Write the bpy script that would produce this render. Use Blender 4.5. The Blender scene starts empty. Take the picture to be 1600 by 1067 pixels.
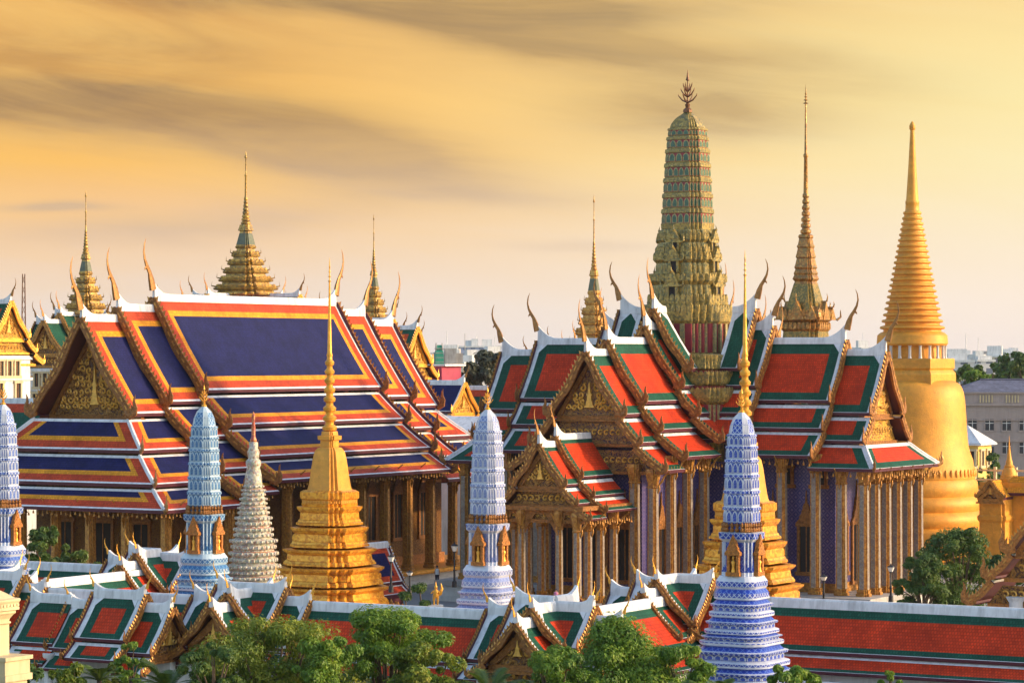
import bpy, math, random
from mathutils import Vector
R = math.radians
sc = bpy.context.scene
COL = sc.collection
rnd = random.Random(11)

# ------------------------------------------------------------------ camera
F, CX, HY, CZ = 4600.0, 800.0, 555.0, 24.0     # focal length, centre and horizon of the photo, eye height
cam_d = bpy.data.cameras.new("camera")
cam = bpy.data.objects.new("camera", cam_d); COL.objects.link(cam)
cam.location = (0, 0, CZ); cam.rotation_euler = (R(90), 0, 0)
cam_d.sensor_width = 36; cam_d.lens = 36 * F / 1600
cam_d.shift_y = (HY - 533.5) / 1600
cam_d.clip_start = 1; cam_d.clip_end = 20000
sc.camera = cam

# ------------------------------------------------------------------ light
SUN_AZ, SUN_EL = 94.0, 19.0        # azimuth clockwise from the view direction, elevation
EXPOSURE = 1.05
sd = bpy.data.lights.new("sun", 'SUN'); so = bpy.data.objects.new("sun", sd); COL.objects.link(so)
sd.energy = 2.1; sd.angle = R(2.0); sd.color = (1.0, 0.72, 0.40)
_s = Vector((math.sin(R(SUN_AZ)) * math.cos(R(SUN_EL)), math.cos(R(SUN_AZ)) * math.cos(R(SUN_EL)), math.sin(R(SUN_EL))))
so.rotation_euler = (-_s).to_track_quat('-Z', 'Y').to_euler()
sc.view_settings.view_transform = 'Standard'; sc.view_settings.look = 'None'
sc.view_settings.exposure = EXPOSURE; sc.view_settings.gamma = 1.0

def lin(r, g, b, k=1.0):
    f = lambda c: (c / 255 / 12.92) if c / 255 <= 0.04045 else ((c / 255 + 0.055) / 1.055) ** 2.4
    return (f(r) * k, f(g) * k, f(b) * k, 1)

class NT:
    """small node-tree writer"""
    def __init__(s, t): s.t = t; s.n = t.nodes; s.l = t.links
    def new(s, typ, **kw):
        n = s.n.new(typ)
        for k, v in kw.items(): setattr(n, k, v)
        return n
    def put(s, sock, v):
        if hasattr(v, 'is_output') or isinstance(v, bpy.types.NodeSocket): s.l.new(v, sock)
        else: sock.default_value = v
    def math(s, op, a, b=None, c=None, clamp=False):
        n = s.new('ShaderNodeMath', operation=op, use_clamp=clamp)
        s.put(n.inputs[0], a)
        if b is not None: s.put(n.inputs[1], b)
        if c is not None: s.put(n.inputs[2], c)
        return n.outputs[0]
    def mix(s, f, a, b, mode='MIX'):
        n = s.new('ShaderNodeMix', data_type='RGBA', blend_type=mode)
        s.put(n.inputs[0], f); s.put(n.inputs[6], a); s.put(n.inputs[7], b)
        return n.outputs[2]
    def ramp(s, f, stops, interp='LINEAR'):
        n = s.new('ShaderNodeValToRGB'); cr = n.color_ramp; cr.interpolation = interp
        while len(cr.elements) < len(stops): cr.elements.new(0.5)
        for e, (p, c) in zip(cr.elements, stops):
            e.position = p; e.color = c if len(c) == 4 else (*c, 1)
        s.put(n.inputs[0], f); return n.outputs[0]
    def noise(s, vec, scale, detail=4, rough=0.55, dist=0.0, out=0):
        n = s.new('ShaderNodeTexNoise')
        if vec is not None: s.put(n.inputs['Vector'], vec)
        n.inputs['Scale'].default_value = scale; n.inputs['Detail'].default_value = detail
        n.inputs['Roughness'].default_value = rough; n.inputs['Distortion'].default_value = dist
        return n.outputs[out]

# ------------------------------------------------------------------ sky: a low sunset sky with long streaked clouds
WS = 0.15
w = bpy.data.worlds.new("World"); sc.world = w; w.use_nodes = True
q = NT(w.node_tree); q.n.clear()
out = q.new('ShaderNodeOutputWorld'); bg = q.new('ShaderNodeBackground')
q.l.new(bg.outputs[0], out.inputs[0]); bg.inputs[1].default_value = WS
sky = q.new('ShaderNodeTexSky', sky_type='NISHITA'); sky.sun_disc = False
sky.sun_elevation = R(SUN_EL); sky.sun_rotation = R(SUN_AZ); sky.air_density = 1.2; sky.dust_density = 1.5; sky.ozone_density = 1.2
tc = q.new('ShaderNodeTexCoord'); sep = q.new('ShaderNodeSeparateXYZ'); q.l.new(tc.outputs['Generated'], sep.inputs[0])
dx, dy, dz = sep.outputs
ysafe = q.math('MAXIMUM', dy, 0.08)
g = q.math('DIVIDE', dx, ysafe)          # sideways slope
h = q.math('DIVIDE', dz, ysafe)          # upward slope (0.12 = 7 degrees)
def skyvec(sx, sz, off=0.0):
    c = q.new('ShaderNodeCombineXYZ')
    q.put(c.inputs[0], q.math('MULTIPLY', g, sx)); q.put(c.inputs[1], q.math('MULTIPLY_ADD', q.math('MULTIPLY_ADD', g, 0.11, h), sz, off)); q.put(c.inputs[2], off)
    return c.outputs[0]
C = lambda r, g_, b: lin(r, g_, b, 1 / WS / 2 ** EXPOSURE)
hn = q.math('DIVIDE', h, 0.24, clamp=True)
left = q.ramp(hn, [(0.0, C(240, 228, 222)), (0.06, C(240, 224, 212)), (0.14, C(245, 213, 182)), (0.20, C(249, 203, 150)), (0.275, C(255, 196, 104)), (0.36, C(252, 190, 94)), (0.46, C(238, 178, 96)), (1.0, C(150, 125, 105))])
right = q.ramp(hn, [(0.0, C(252, 236, 226)), (0.08, C(255, 238, 220)), (0.17, C(255, 238, 206)), (0.26, C(255, 240, 190)), (0.36, C(255, 238, 176)), (0.46, C(255, 232, 166)), (0.55, C(250, 216, 150)), (1.0, C(185, 150, 110))])
gm = q.math('MULTIPLY_ADD', g, 2.6, 0.42, clamp=True)
gmix = q.new('ShaderNodeMapRange', interpolation_type='SMOOTHSTEP'); q.put(gmix.inputs[0], gm)
base = q.mix(gmix.outputs[0], left, right)
# broad streaky clouds
warp = q.noise(skyvec(9, 22), 1.0, 3, 0.5)
n1 = q.noise(skyvec(7, 62, 3.1), 1.0, 6, 0.58, 0.6)
n2 = q.noise(skyvec(14, 120, 8.7), 1.0, 8, 0.66, 1.2)
n3 = q.noise(skyvec(5, 34, 1.7), 1.0, 8, 0.62, 1.4)
def band(pts_u, h0, slope, curve, wd, amp, gc, gw):
    """a long cloud: centre line h0+slope*(g-gc)+curve*(g-gc)^2, soft width, fading sideways"""
    gd = q.math('SUBTRACT', g, gc)
    c = q.math('MULTIPLY_ADD', gd, slope, h0)
    c = q.math('ADD', c, q.math('MULTIPLY', q.math('MULTIPLY', gd, gd), curve))
    d = q.math('SUBTRACT', h, c)
    d = q.math('ADD', d, q.math('MULTIPLY_ADD', warp, 0.018, -0.009))
    d = q.math('DIVIDE', d, wd)
    a = q.math('EXPONENT', q.math('MULTIPLY', q.math('MULTIPLY', d, d), -0.8)); amp *= 1.25
    s_ = q.math('DIVIDE', gd, gw)
    f = q.math('EXPONENT', q.math('MULTIPLY', q.math('MULTIPLY', s_, s_), -1.0))
    return q.math('MULTIPLY', q.math('MULTIPLY', a, f), amp)
bands = [band(0, 0.111, -0.20, 0.2, 0.0085, 1.5, 0.0, 0.055),       # dark streak falling to the right at the top
         band(0, 0.1205, -0.04, 0, 0.0055, 1.1, -0.02, 0.085),
         band(0, 0.0815, -0.03, 0, 0.009, 0.85, 0.065, 0.040),
         band(0, 0.098, -0.08, 0, 0.008, 0.45, 0.09, 0.05),
         band(0, 0.0815, -0.10, 0.1, 0.0085, 1.35, -0.135, 0.075),   # long streak on the left
         band(0, 0.0705, -0.17, 0.0, 0.0085, 1.15, -0.065, 0.055),
         band(0, 0.105, -0.03, 0, 0.009, 0.45, -0.14, 0.06),
         band(0, 0.0520, 0.0, 0, 0.0014, 0.9, -0.155, 0.018),
         band(0, 0.053, -0.02, 0, 0.004, 0.30, -0.02, 0.06),
         band(0, 0.0375, 0.0, 0, 0.0018, 0.38, 0.025, 0.025),
         band(0, 0.0445, 0.05, 0, 0.005, 0.6, -0.115, 0.06)]
tot = bands[0]
for b_ in bands[1:]: tot = q.math('ADD', tot, b_)
tex = q.math('ADD', q.math('MULTIPLY_ADD', n1, 1.3, -0.15), q.math('MULTIPLY', n2, 1.0))
tot = q.math('MULTIPLY', tot, tex, clamp=True)
fine = q.math('MULTIPLY_ADD', n3, 2.2, -1.0, clamp=True)
tot = q.math('ADD', q.math('MULTIPLY', tot, 0.80), q.math('MULTIPLY', q.math('MULTIPLY', fine, q.math('MULTIPLY_ADD', gmix.outputs[0], -0.8, 1.0)), q.math('MULTIPLY_ADD', hn, 1.1, -0.06, clamp=True)), clamp=True)
ccol = q.ramp(hn, [(0.0, C(222, 208, 210)), (0.2, C(204, 180, 160)), (0.34, C(150, 122, 96)), (0.5, C(116, 101, 88)), (1.0, C(110, 100, 96))])
clouded = q.mix(q.math('MULTIPLY', tot, q.math('MULTIPLY_ADD', gmix.outputs[0], -0.42, 0.98)), base, ccol)
bright = q.ramp(q.noise(skyvec(6, 45, 5.5), 1.0, 8, 0.62, 1.0), [(0.42, (0, 0, 0)), (0.68, (1, 1, 1))])
clouded = q.mix(q.math('MULTIPLY', q.math('MULTIPLY', bright, q.math('MULTIPLY_ADD', gmix.outputs[0], -0.85, 1.0)), q.math('MULTIPLY', hn, 1.3, clamp=True)), clouded, C(255, 206, 120))
# the painted sunset fills the western low sky, the clear sky takes over above and behind
f1 = q.new('ShaderNodeMapRange', interpolation_type='SMOOTHSTEP'); q.put(f1.inputs[0], h); f1.inputs[1].default_value = 0.16; f1.inputs[2].default_value = 0.6; f1.inputs[3].default_value = 1; f1.inputs[4].default_value = 0
f2 = q.new('ShaderNodeMapRange', interpolation_type='SMOOTHSTEP'); q.put(f2.inputs[0], dy); f2.inputs[1].default_value = 0.1; f2.inputs[2].default_value = 0.6
fac = q.math('MULTIPLY', f1.outputs[0], f2.outputs[0])
q.l.new(q.mix(fac, sky.outputs[0], clouded), bg.inputs[0])

# ------------------------------------------------------------------ materials
def mat(name, col, rough=0.6, metal=0.0, var=0.18, scale=0.8, bump=0.0, bscale=6.0, dirt=None, dirt_amt=0.0, coat=0.0, spec=None, cells=0):
    m = bpy.data.materials.new(name); m.use_nodes = True
    t = NT(m.node_tree); b = t.n['Principled BSDF']
    tcn = t.new('ShaderNodeTexCoord'); v = tcn.outputs['Object']
    n = t.noise(v, scale, 6, 0.6)
    lo = tuple(c * (1 - var) for c in col[:3]); hi = tuple(min(1, c * (1 + var)) for c in col[:3])
    c = t.ramp(n, [(0.3, lo), (0.7, hi)])
    if dirt:
        mp = t.new('ShaderNodeMapping'); mp.inputs['Scale'].default_value = (1.6, 1.6, 0.25); t.l.new(v, mp.inputs[0])
        d = t.ramp(t.noise(mp.outputs[0], 1.3, 7, 0.65), [(0.45, (0, 0, 0)), (0.74, (1, 1, 1))])
        c = t.mix(t.math('MULTIPLY', d, dirt_amt), c, (*dirt[:3], 1))
    if cells:
        vo = t.new('ShaderNodeTexVoronoi', feature='F1', distance='CHEBYCHEV'); vo.inputs['Scale'].default_value = cells; t.l.new(v, vo.inputs['Vector'])
        sp_ = t.new('ShaderNodeSeparateColor'); t.l.new(vo.outputs['Color'], sp_.inputs[0])
        c = t.mix(1.0, c, t.ramp(sp_.outputs[0], [(0.0, (0.92,) * 3), (1.0, (1.07,) * 3)]), 'MULTIPLY')
    t.l.new(c, b.inputs['Base Color'])
    b.inputs['Roughness'].default_value = rough; b.inputs['Metallic'].default_value = metal
    if spec is not None: b.inputs['Specular IOR Level'].default_value = spec
    if coat: b.inputs['Coat Weight'].default_value = coat; b.inputs['Coat Roughness'].default_value = 0.2
    if bump:
        bp = t.new('ShaderNodeBump'); bp.inputs['Strength'].default_value = bump; bp.inputs['Distance'].default_value = 0.15
        t.l.new(t.noise(v, bscale, 4, 0.6), bp.inputs['Height']); t.l.new(bp.outputs[0], b.inputs['Normal'])
    return m

def tile(name, col, size=0.26, var=0.34, rough=0.62):
    """glazed roof tile laid in courses (uv in metres)"""
    m = bpy.data.materials.new(name); m.use_nodes = True
    t = NT(m.node_tree); b = t.n['Principled BSDF']
    uv = t.new('ShaderNodeTexCoord'); br = t.new('ShaderNodeTexBrick')
    t.l.new(uv.outputs['UV'], br.inputs['Vector'])
    k = lambda f: (*(min(1, c * f) for c in col), 1)
    br.inputs['Color1'].default_value = k(0.80); br.inputs['Color2'].default_value = k(1.20); br.inputs['Mortar'].default_value = k(0.66)
    br.inputs['Scale'].default_value = 1.0; br.inputs['Mortar Size'].default_value = 0.028; br.inputs['Brick Width'].default_value = size * 0.75; br.inputs['Row Height'].default_value = size
    br.inputs['Bias'].default_value = 0.0
    n = t.noise(uv.outputs['Object'], 0.55, 7, 0.62)
    c = t.mix(1.0, br.outputs[0], t.ramp(n, [(0.28, (1 - var,) * 3), (0.72, (1 + var * 0.6,) * 3)]), 'MULTIPLY')
    mp = t.new('ShaderNodeMapping'); mp.inputs['Scale'].default_value = (1.2, 0.18, 1); t.l.new(uv.outputs['UV'], mp.inputs[0])
    st = t.ramp(t.noise(mp.outputs[0], 1.6, 6, 0.6), [(0.55, (0, 0, 0)), (0.8, (1, 1, 1))])
    c = t.mix(t.math('MULTIPLY', st, 0.22), c, (*(0.62 * x + 0.012 for x in col), 1))
    t.l.new(c, b.inputs['Base Color']); b.inputs['Roughness'].default_value = rough; b.inputs['Specular IOR Level'].default_value = 0.15
    bp = t.new('ShaderNodeBump'); bp.inputs['Strength'].default_value = 0.4; bp.inputs['Distance'].default_value = 0.03
    t.l.new(br.outputs['Fac'], bp.inputs['Height']); bp.invert = True; t.l.new(bp.outputs[0], b.inputs['Normal'])
    return m

def mosaic(name, cols, scale=5.0, rough=0.35, metal=0.0, stretch=(1, 1, 1), coord='Object', bump=0.3):
    """small pieces in a handful of colours"""
    m = bpy.data.materials.new(name); m.use_nodes = True
    t = NT(m.node_tree); b = t.n['Principled BSDF']
    tcn = t.new('ShaderNodeTexCoord'); mp = t.new('ShaderNodeMapping'); mp.inputs['Scale'].default_value = stretch
    t.l.new(tcn.outputs[coord], mp.inputs[0])
    vo = t.new('ShaderNodeTexVoronoi'); vo.inputs['Scale'].default_value = scale; t.l.new(mp.outputs[0], vo.inputs['Vector'])
    sp = t.new('ShaderNodeSeparateColor'); t.l.new(vo.outputs['Color'], sp.inputs[0])
    n = len(cols)
    c = t.ramp(sp.outputs[0], [(i / n, cols[i]) for i in range(n)], 'CONSTANT')
    t.l.new(c, b.inputs['Base Color']); b.inputs['Roughness'].default_value = rough; b.inputs['Metallic'].default_value = metal
    if bump:
        bp = t.new('ShaderNodeBump'); bp.inputs['Strength'].default_value = bump; bp.inputs['Distance'].default_value = 0.1; bp.invert = True
        t.l.new(vo.outputs['Distance'], bp.inputs['Height']); t.l.new(bp.outputs[0], b.inputs['Normal'])
    return m

def carved(name, gold, ground, scale=3.0, cover=0.5, metal=0.12):
    """gilded scrollwork over a dark glass-mosaic ground"""
    m = bpy.data.materials.new(name); m.use_nodes = True
    t = NT(m.node_tree); b = t.n['Principled BSDF']
    tcn = t.new('ShaderNodeTexCoord'); v = tcn.outputs['Object']
    wv = t.new('ShaderNodeTexNoise'); wv.inputs['Scale'].default_value = scale; wv.inputs['Detail'].default_value = 3; wv.inputs['Distortion'].default_value = 2.2
    t.l.new(v, wv.inputs['Vector'])
    rid = t.math('ABSOLUTE', t.math('SUBTRACT', wv.outputs[0], 0.5))
    f = t.ramp(rid, [(0.0, (1, 1, 1)), (0.10 * cover * 2, (0, 0, 0))])
    c = t.mix(f, (*ground, 1), (*gold, 1))
    t.l.new(c, b.inputs['Base Color']); b.inputs['Roughness'].default_value = 0.42
    t.put(b.inputs['Metallic'], t.math('MULTIPLY', f, metal))
    bp = t.new('ShaderNodeBump'); bp.inputs['Strength'].default_value = 0.7; bp.inputs['Distance'].default_value = 0.12
    t.l.new(f, bp.inputs['Height']); t.l.new(bp.outputs[0], b.inputs['Normal'])
    return m

def lattice(name, ca, cb, cc, size=0.5, rough=0.4, line=0.16, dotr=0.17):
    """diamond tile pattern on uv: field, lines and a dot at the centre"""
    m = bpy.data.materials.new(name); m.use_nodes = True
    t = NT(m.node_tree); b = t.n['Principled BSDF']
    tcn = t.new('ShaderNodeTexCoord'); s = t.new('ShaderNodeSeparateXYZ'); t.l.new(tcn.outputs['UV'], s.inputs[0])
    u, v = s.outputs[0], s.outputs[1]
    p1 = t.math('FRACT', t.math('DIVIDE', t.math('ADD', u, v), size)); p2 = t.math('FRACT', t.math('DIVIDE', t.math('SUBTRACT', u, v), size))
    a1 = t.math('ABSOLUTE', t.math('SUBTRACT', p1, 0.5)); a2 = t.math('ABSOLUTE', t.math('SUBTRACT', p2, 0.5))
    edge = t.math('MAXIMUM', a1, a2)
    ln = t.math('GREATER_THAN', edge, 0.5 - line / 2); dot = t.math('LESS_THAN', edge, dotr)
    c = t.mix(ln, (*ca, 1), (*cb, 1)); c = t.mix(dot, c, (*cc, 1))
    n = t.noise(tcn.outputs['Object'], 0.9, 6, 0.6)
    c = t.mix(1.0, c, t.ramp(n, [(0.3, (0.78,) * 3), (0.7, (1.15,) * 3)]), 'MULTIPLY')
    t.l.new(c, b.inputs['Base Color']); b.inputs['Roughness'].default_value = rough
    return m

GOLD_C = (0.82, 0.38, 0.045)
M = dict(
 white=mat('whitewash', (0.76, 0.75, 0.77), 0.65, dirt=(0.36, 0.35, 0.36), dirt_amt=0.8, var=0.08),
 wall_white=mat('white_plaster', (0.74, 0.72, 0.70), 0.75, dirt=(0.35, 0.32, 0.30), dirt_amt=0.6, var=0.08),
 cream=mat('cream_stucco', (0.60, 0.48, 0.29), 0.8, dirt=(0.34, 0.25, 0.14), dirt_amt=0.5, var=0.08),
 maroon=mat('maroon_timber', (0.085, 0.012, 0.028), 0.5, var=0.25),
 soffit=mat('red_brown_soffit', (0.10, 0.018, 0.012), 0.6, var=0.25),
 blue_tile=tile('blue_glazed_tile', (0.013, 0.015, 0.092)), orange_tile=tile('orange_glazed_tile', (0.88, 0.34, 0.022)),
 red_border=tile('red_glazed_border_tile', (0.60, 0.070, 0.024)), red_tile=tile('orange_red_glazed_tile', (0.64, 0.048, 0.010)),
 green_tile=tile('dark_green_glazed_tile', (0.014, 0.090, 0.055)),
 grey_tile=tile('grey_blue_roof_tile', (0.16, 0.16, 0.22), 0.5),
 gold=mat('gold_leaf', GOLD_C, 0.38, 0.45, var=0.22, scale=1.4, bump=0.35, bscale=3.0),
 gold_mosaic=mosaic('gold_mosaic', [(0.80, 0.36, 0.03), (0.70, 0.28, 0.022), (0.86, 0.42, 0.045), (0.60, 0.22, 0.018)], 4.5, 0.38, 0.35, bump=0.12),
 gold_plain=mat('smooth_gold_mosaic', (0.72, 0.315, 0.032), 0.52, 0.12, var=0.16, scale=0.7, bump=0.3, bscale=7, dirt=(0.55, 0.21, 0.025), dirt_amt=0.35, cells=2.6),
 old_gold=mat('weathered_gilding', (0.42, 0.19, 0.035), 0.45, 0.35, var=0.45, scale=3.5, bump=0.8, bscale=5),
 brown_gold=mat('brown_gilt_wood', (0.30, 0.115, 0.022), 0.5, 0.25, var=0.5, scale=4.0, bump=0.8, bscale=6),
 tooth=mat('gilt_flame_crest', (0.56, 0.27, 0.05), 0.45, 0.25, var=0.3, scale=3),
 scroll=mat('bright_carved_gilding', (0.76, 0.42, 0.08), 0.4, 0.25, var=0.3, scale=3),
 horn=mat('dark_gilt_finial', (0.33, 0.15, 0.04), 0.45, 0.4, var=0.4, scale=3),
 relief=carved('carved_gilt_relief', (0.50, 0.24, 0.05), (0.085, 0.028, 0.014), 1.5, 0.6),
 relief_bright=carved('carved_sunlit_gilt_relief', (0.86, 0.48, 0.06), (0.24, 0.08, 0.02), 1.6, 0.75),  # sunlit copy of the gilt relief, the sun's brightening put into its colour
 relief_blue=carved('carved_gilt_on_blue_mosaic', (0.48, 0.24, 0.06), (0.08, 0.03, 0.045), 1.7, 0.6),
 wall_gilt=carved('gilt_patterned_wall', (0.42, 0.20, 0.03), (0.10, 0.03, 0.012), 4.5, 0.55, 0.2),
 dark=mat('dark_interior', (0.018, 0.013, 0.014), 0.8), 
 violet_tile=lattice('violet_diamond_wall_tile', (0.050, 0.040, 0.17), (0.11, 0.085, 0.21), (0.17, 0.12, 0.23), 0.8),
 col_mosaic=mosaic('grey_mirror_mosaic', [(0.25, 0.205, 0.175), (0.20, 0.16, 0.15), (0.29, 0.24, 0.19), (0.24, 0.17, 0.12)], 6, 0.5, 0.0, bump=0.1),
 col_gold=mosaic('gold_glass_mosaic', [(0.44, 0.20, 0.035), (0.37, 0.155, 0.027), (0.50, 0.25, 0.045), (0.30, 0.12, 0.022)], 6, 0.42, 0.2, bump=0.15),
 stone=mat('grey_stone', (0.40, 0.37, 0.35), 0.75, var=0.2, dirt=(0.18, 0.15, 0.13), dirt_amt=0.5),
 marble=mat('pale_marble', (0.58, 0.55, 0.52), 0.5, var=0.12, dirt=(0.3, 0.26, 0.22), dirt_amt=0.4),
 paving=mat('stone_paving', (0.30, 0.28, 0.27), 0.8, var=0.2, scale=0.2),
 black_iron=mat('black_iron', (0.015, 0.015, 0.018), 0.5), glass_lamp=mat('milky_lamp_glass', (0.72, 0.68, 0.62), 0.3),
 trunk=mat('bark', (0.11, 0.075, 0.05), 0.9, var=0.4, scale=3, bump=0.6),
 bead=mosaic('porcelain_flower_mosaic', [(0.56, 0.52, 0.42), (0.50, 0.45, 0.32), (0.34, 0.36, 0.26), (0.44, 0.27, 0.20), (0.60, 0.56, 0.47), (0.36, 0.32, 0.32)], 7, 0.4),
 bead_red=mosaic('red_porcelain_mosaic', [(0.45, 0.08, 0.04), (0.55, 0.20, 0.06), (0.35, 0.07, 0.05)], 7, 0.4),
 skin=mat('skin', (0.42, 0.24, 0.16), 0.6), cloth_white=mat('white_shirt', (0.75, 0.73, 0.72), 0.8), cloth_pink=mat('pink_shirt', (0.62, 0.22, 0.38), 0.8), cloth_dark=mat('dark_trousers', (0.03, 0.03, 0.05), 0.8),
)
def leafmat(name, a, b_, c):
    m = bpy.data.materials.new(name); m.use_nodes = True
    t = NT(m.node_tree); b = t.n['Principled BSDF']
    gi = t.new('ShaderNodeTexCoord')
    n = t.noise(gi.outputs['Object'], 0.55, 3, 0.5); n2 = t.noise(gi.outputs['Object'], 6.0, 2, 0.5)
    f = t.math('MULTIPLY_ADD', n2, 0.5, t.math('MULTIPLY', n, 0.6))
    col = t.ramp(f, [(0.38, a), (0.55, b_), (0.72, c)])
    t.l.new(col, b.inputs['Base Color']); b.inputs['Roughness'].default_value = 0.5
    tr = t.new('ShaderNodeBsdfTranslucent'); t.l.new(col, tr.inputs[0])
    mx = t.new('ShaderNodeMixShader'); mx.inputs[0].default_value = 0.35
    t.l.new(b.outputs[0], mx.inputs[1]); t.l.new(tr.outputs[0], mx.inputs[2])
    t.l.new(mx.outputs[0], t.n['Material Output'].inputs[0])
    return m
M['leaf'] = leafmat('green_leaves', (0.05, 0.115, 0.010), (0.14, 0.26, 0.018), (0.32, 0.40, 0.03))
M['leaf_dark'] = leafmat('dark_green_leaves', (0.035, 0.085, 0.016), (0.08, 0.15, 0.022), (0.18, 0.24, 0.03))
M['leaf_olive'] = leafmat('olive_leaves', (0.055, 0.105, 0.010), (0.18, 0.25, 0.018), (0.38, 0.36, 0.03))
M['leaf_palm'] = leafmat('palm_leaves', (0.05, 0.10, 0.015), (0.11, 0.17, 0.02), (0.22, 0.24, 0.03))
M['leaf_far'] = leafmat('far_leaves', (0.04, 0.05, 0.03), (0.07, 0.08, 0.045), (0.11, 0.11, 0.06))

# ------------------------------------------------------------------ mesh writer
class MB:
    def __init__(s): s.v = []; s.f = []; s.m = []; s.uv = []
    def face(s, pts, m=0, uv=None):
        i = len(s.v); s.v += [tuple(p) for p in pts]
        s.f.append(tuple(range(i, i + len(pts)))); s.m.append(m); s.uv.append(uv)
    def box(s, x0, x1, y0, y1, z0, z1, m=0, bottom=True):
        P = [(x0, y0), (x1, y0), (x1, y1), (x0, y1)]
        for i in range(4):
            a, b = P[i], P[(i + 1) % 4]; L = math.hypot(b[0] - a[0], b[1] - a[1])
            o = a[0] + a[1]
            s.face([(*a, z0), (*b, z0), (*b, z1), (*a, z1)], m, [(o, z0), (o + L, z0), (o + L, z1), (o, z1)])
        s.face([(*p, z1) for p in P], m, [p for p in P])
        if bottom: s.face([(*p, z0) for p in reversed(P)], m)
    def prism(s, pts, d, m=0):
        """extrude a polygon (3d points) by vector d"""
        q = [tuple(p[i] + d[i] for i in range(3)) for p in pts]
        s.face(pts, m); s.face(list(reversed(q)), m)
        n = len(pts)
        for i in range(n): s.face([pts[i], q[i], q[(i + 1) % n], pts[(i + 1) % n]], m)
    def rings(s, rings, m=0, closed=True, cap0=True, cap1=True, ms=None):
        """skin shared-vertex rings"""
        base = len(s.v); n = len(rings[0])
        for r in rings: s.v += [tuple(p) for p in r]
        for k in range(len(rings) - 1):
            for i in range(n if closed else n - 1):
                j = (i + 1) % n
                s.f.append((base + k * n + i, base + k * n + j, base + (k + 1) * n + j, base + (k + 1) * n + i))
                s.m.append(ms[k] if ms else m); s.uv.append(None)
        if cap0: s.f.append(tuple(base + i for i in reversed(range(n)))); s.m.append(ms[0] if ms else m); s.uv.append(None)
        if cap1: s.f.append(tuple(base + (len(rings) - 1) * n + i for i in range(n))); s.m.append(ms[-1] if ms else m); s.uv.append(None)
    def lathe(s, prof, n=24, x=0, y=0, m=0, ms=None):
        rs = [[(x + r * math.cos(2 * math.pi * i / n), y + r * math.sin(2 * math.pi * i / n), z) for i in range(n)] for z, r in prof]
        s.rings(rs, m, ms=ms)
    def plathe(s, poly, levels, x=0, y=0, mats=None, cap=True):
        """stack of scaled copies of a polygon: levels (z, r[, m]); the material of a level covers the step up from it"""
        n = len(poly); vv = 0
        for k in range(len(levels) - 1):
            z0, r0 = levels[k][:2]; z1, r1 = levels[k + 1][:2]; m = levels[k][2] if len(levels[k]) > 2 else 0
            dv = math.hypot(z1 - z0, r1 - r0); uu = 0; rm = max(r0, r1)
            for i in range(n):
                a, b = poly[i], poly[(i + 1) % n]; L = math.hypot(b[0] - a[0], b[1] - a[1]) * rm
                s.face([(x + a[0] * r0, y + a[1] * r0, z0), (x + b[0] * r0, y + b[1] * r0, z0), (x + b[0] * r1, y + b[1] * r1, z1), (x + a[0] * r1, y + a[1] * r1, z1)], m,
                       [(uu, vv), (uu + L, vv), (uu + L, vv + dv), (uu, vv + dv)])
                uu += L
            vv += dv
        if cap:
            z, r = levels[-1][:2]; s.face([(x + p[0] * r, y + p[1] * r, z) for p in poly], levels[-2][2] if len(levels[-2]) > 2 else 0)
    def tube(s, pts, rad, n=6, m=0, flat=None):
        """tube along 3d points; flat=(axis, factor) squeezes it along one axis"""
        pts = [Vector(p) for p in pts]; rs = []; ref = None
        for i, p in enumerate(pts):
            t = (pts[min(i + 1, len(pts) - 1)] - pts[max(i - 1, 0)]).normalized()
            if flat: b = Vector(flat[0]); b = (b - t * b.dot(t)).normalized()
            else:
                if ref is None: ref = Vector((1, 0, 0)) if abs(t.x) < 0.8 else Vector((0, 1, 0))
                b = (ref - t * ref.dot(t)).normalized(); ref = b
            c = t.cross(b); k = flat[1] if flat else 1
            rs.append([tuple(p + b * (rad[i] * k * math.cos(2 * math.pi * j / n)) + c * (rad[i] * math.sin(2 * math.pi * j / n))) for j in range(n)])
        s.rings(rs, m)
    def build(s, name, mats, parent=None, smooth=None, loc=None):
        me = bpy.data.meshes.new(name); me.from_pydata(s.v, [], s.f)
        if not isinstance(mats, (list, tuple)): mats = [mats]
        for mm in mats: me.materials.append(mm)
        me.polygons.foreach_set('material_index', s.m)
        if any(u is not None for u in s.uv):
            L = me.uv_layers.new(name='uv').data; k = 0
            for fi, f in enumerate(s.f):
                u = s.uv[fi]
                for j in range(len(f)):
                    if u: L[k].uv = u[j]
                    k += 1
        if smooth is not None:
            me.polygons.foreach_set('use_smooth', [True] * len(s.f)); me.update()
            me.set_sharp_from_angle(angle=R(smooth))
        me.update()
        o = bpy.data.objects.new(name, me); COL.objects.link(o)
        if parent is not None: o.parent = parent
        if loc is not None: o.location = loc
        return o

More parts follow.
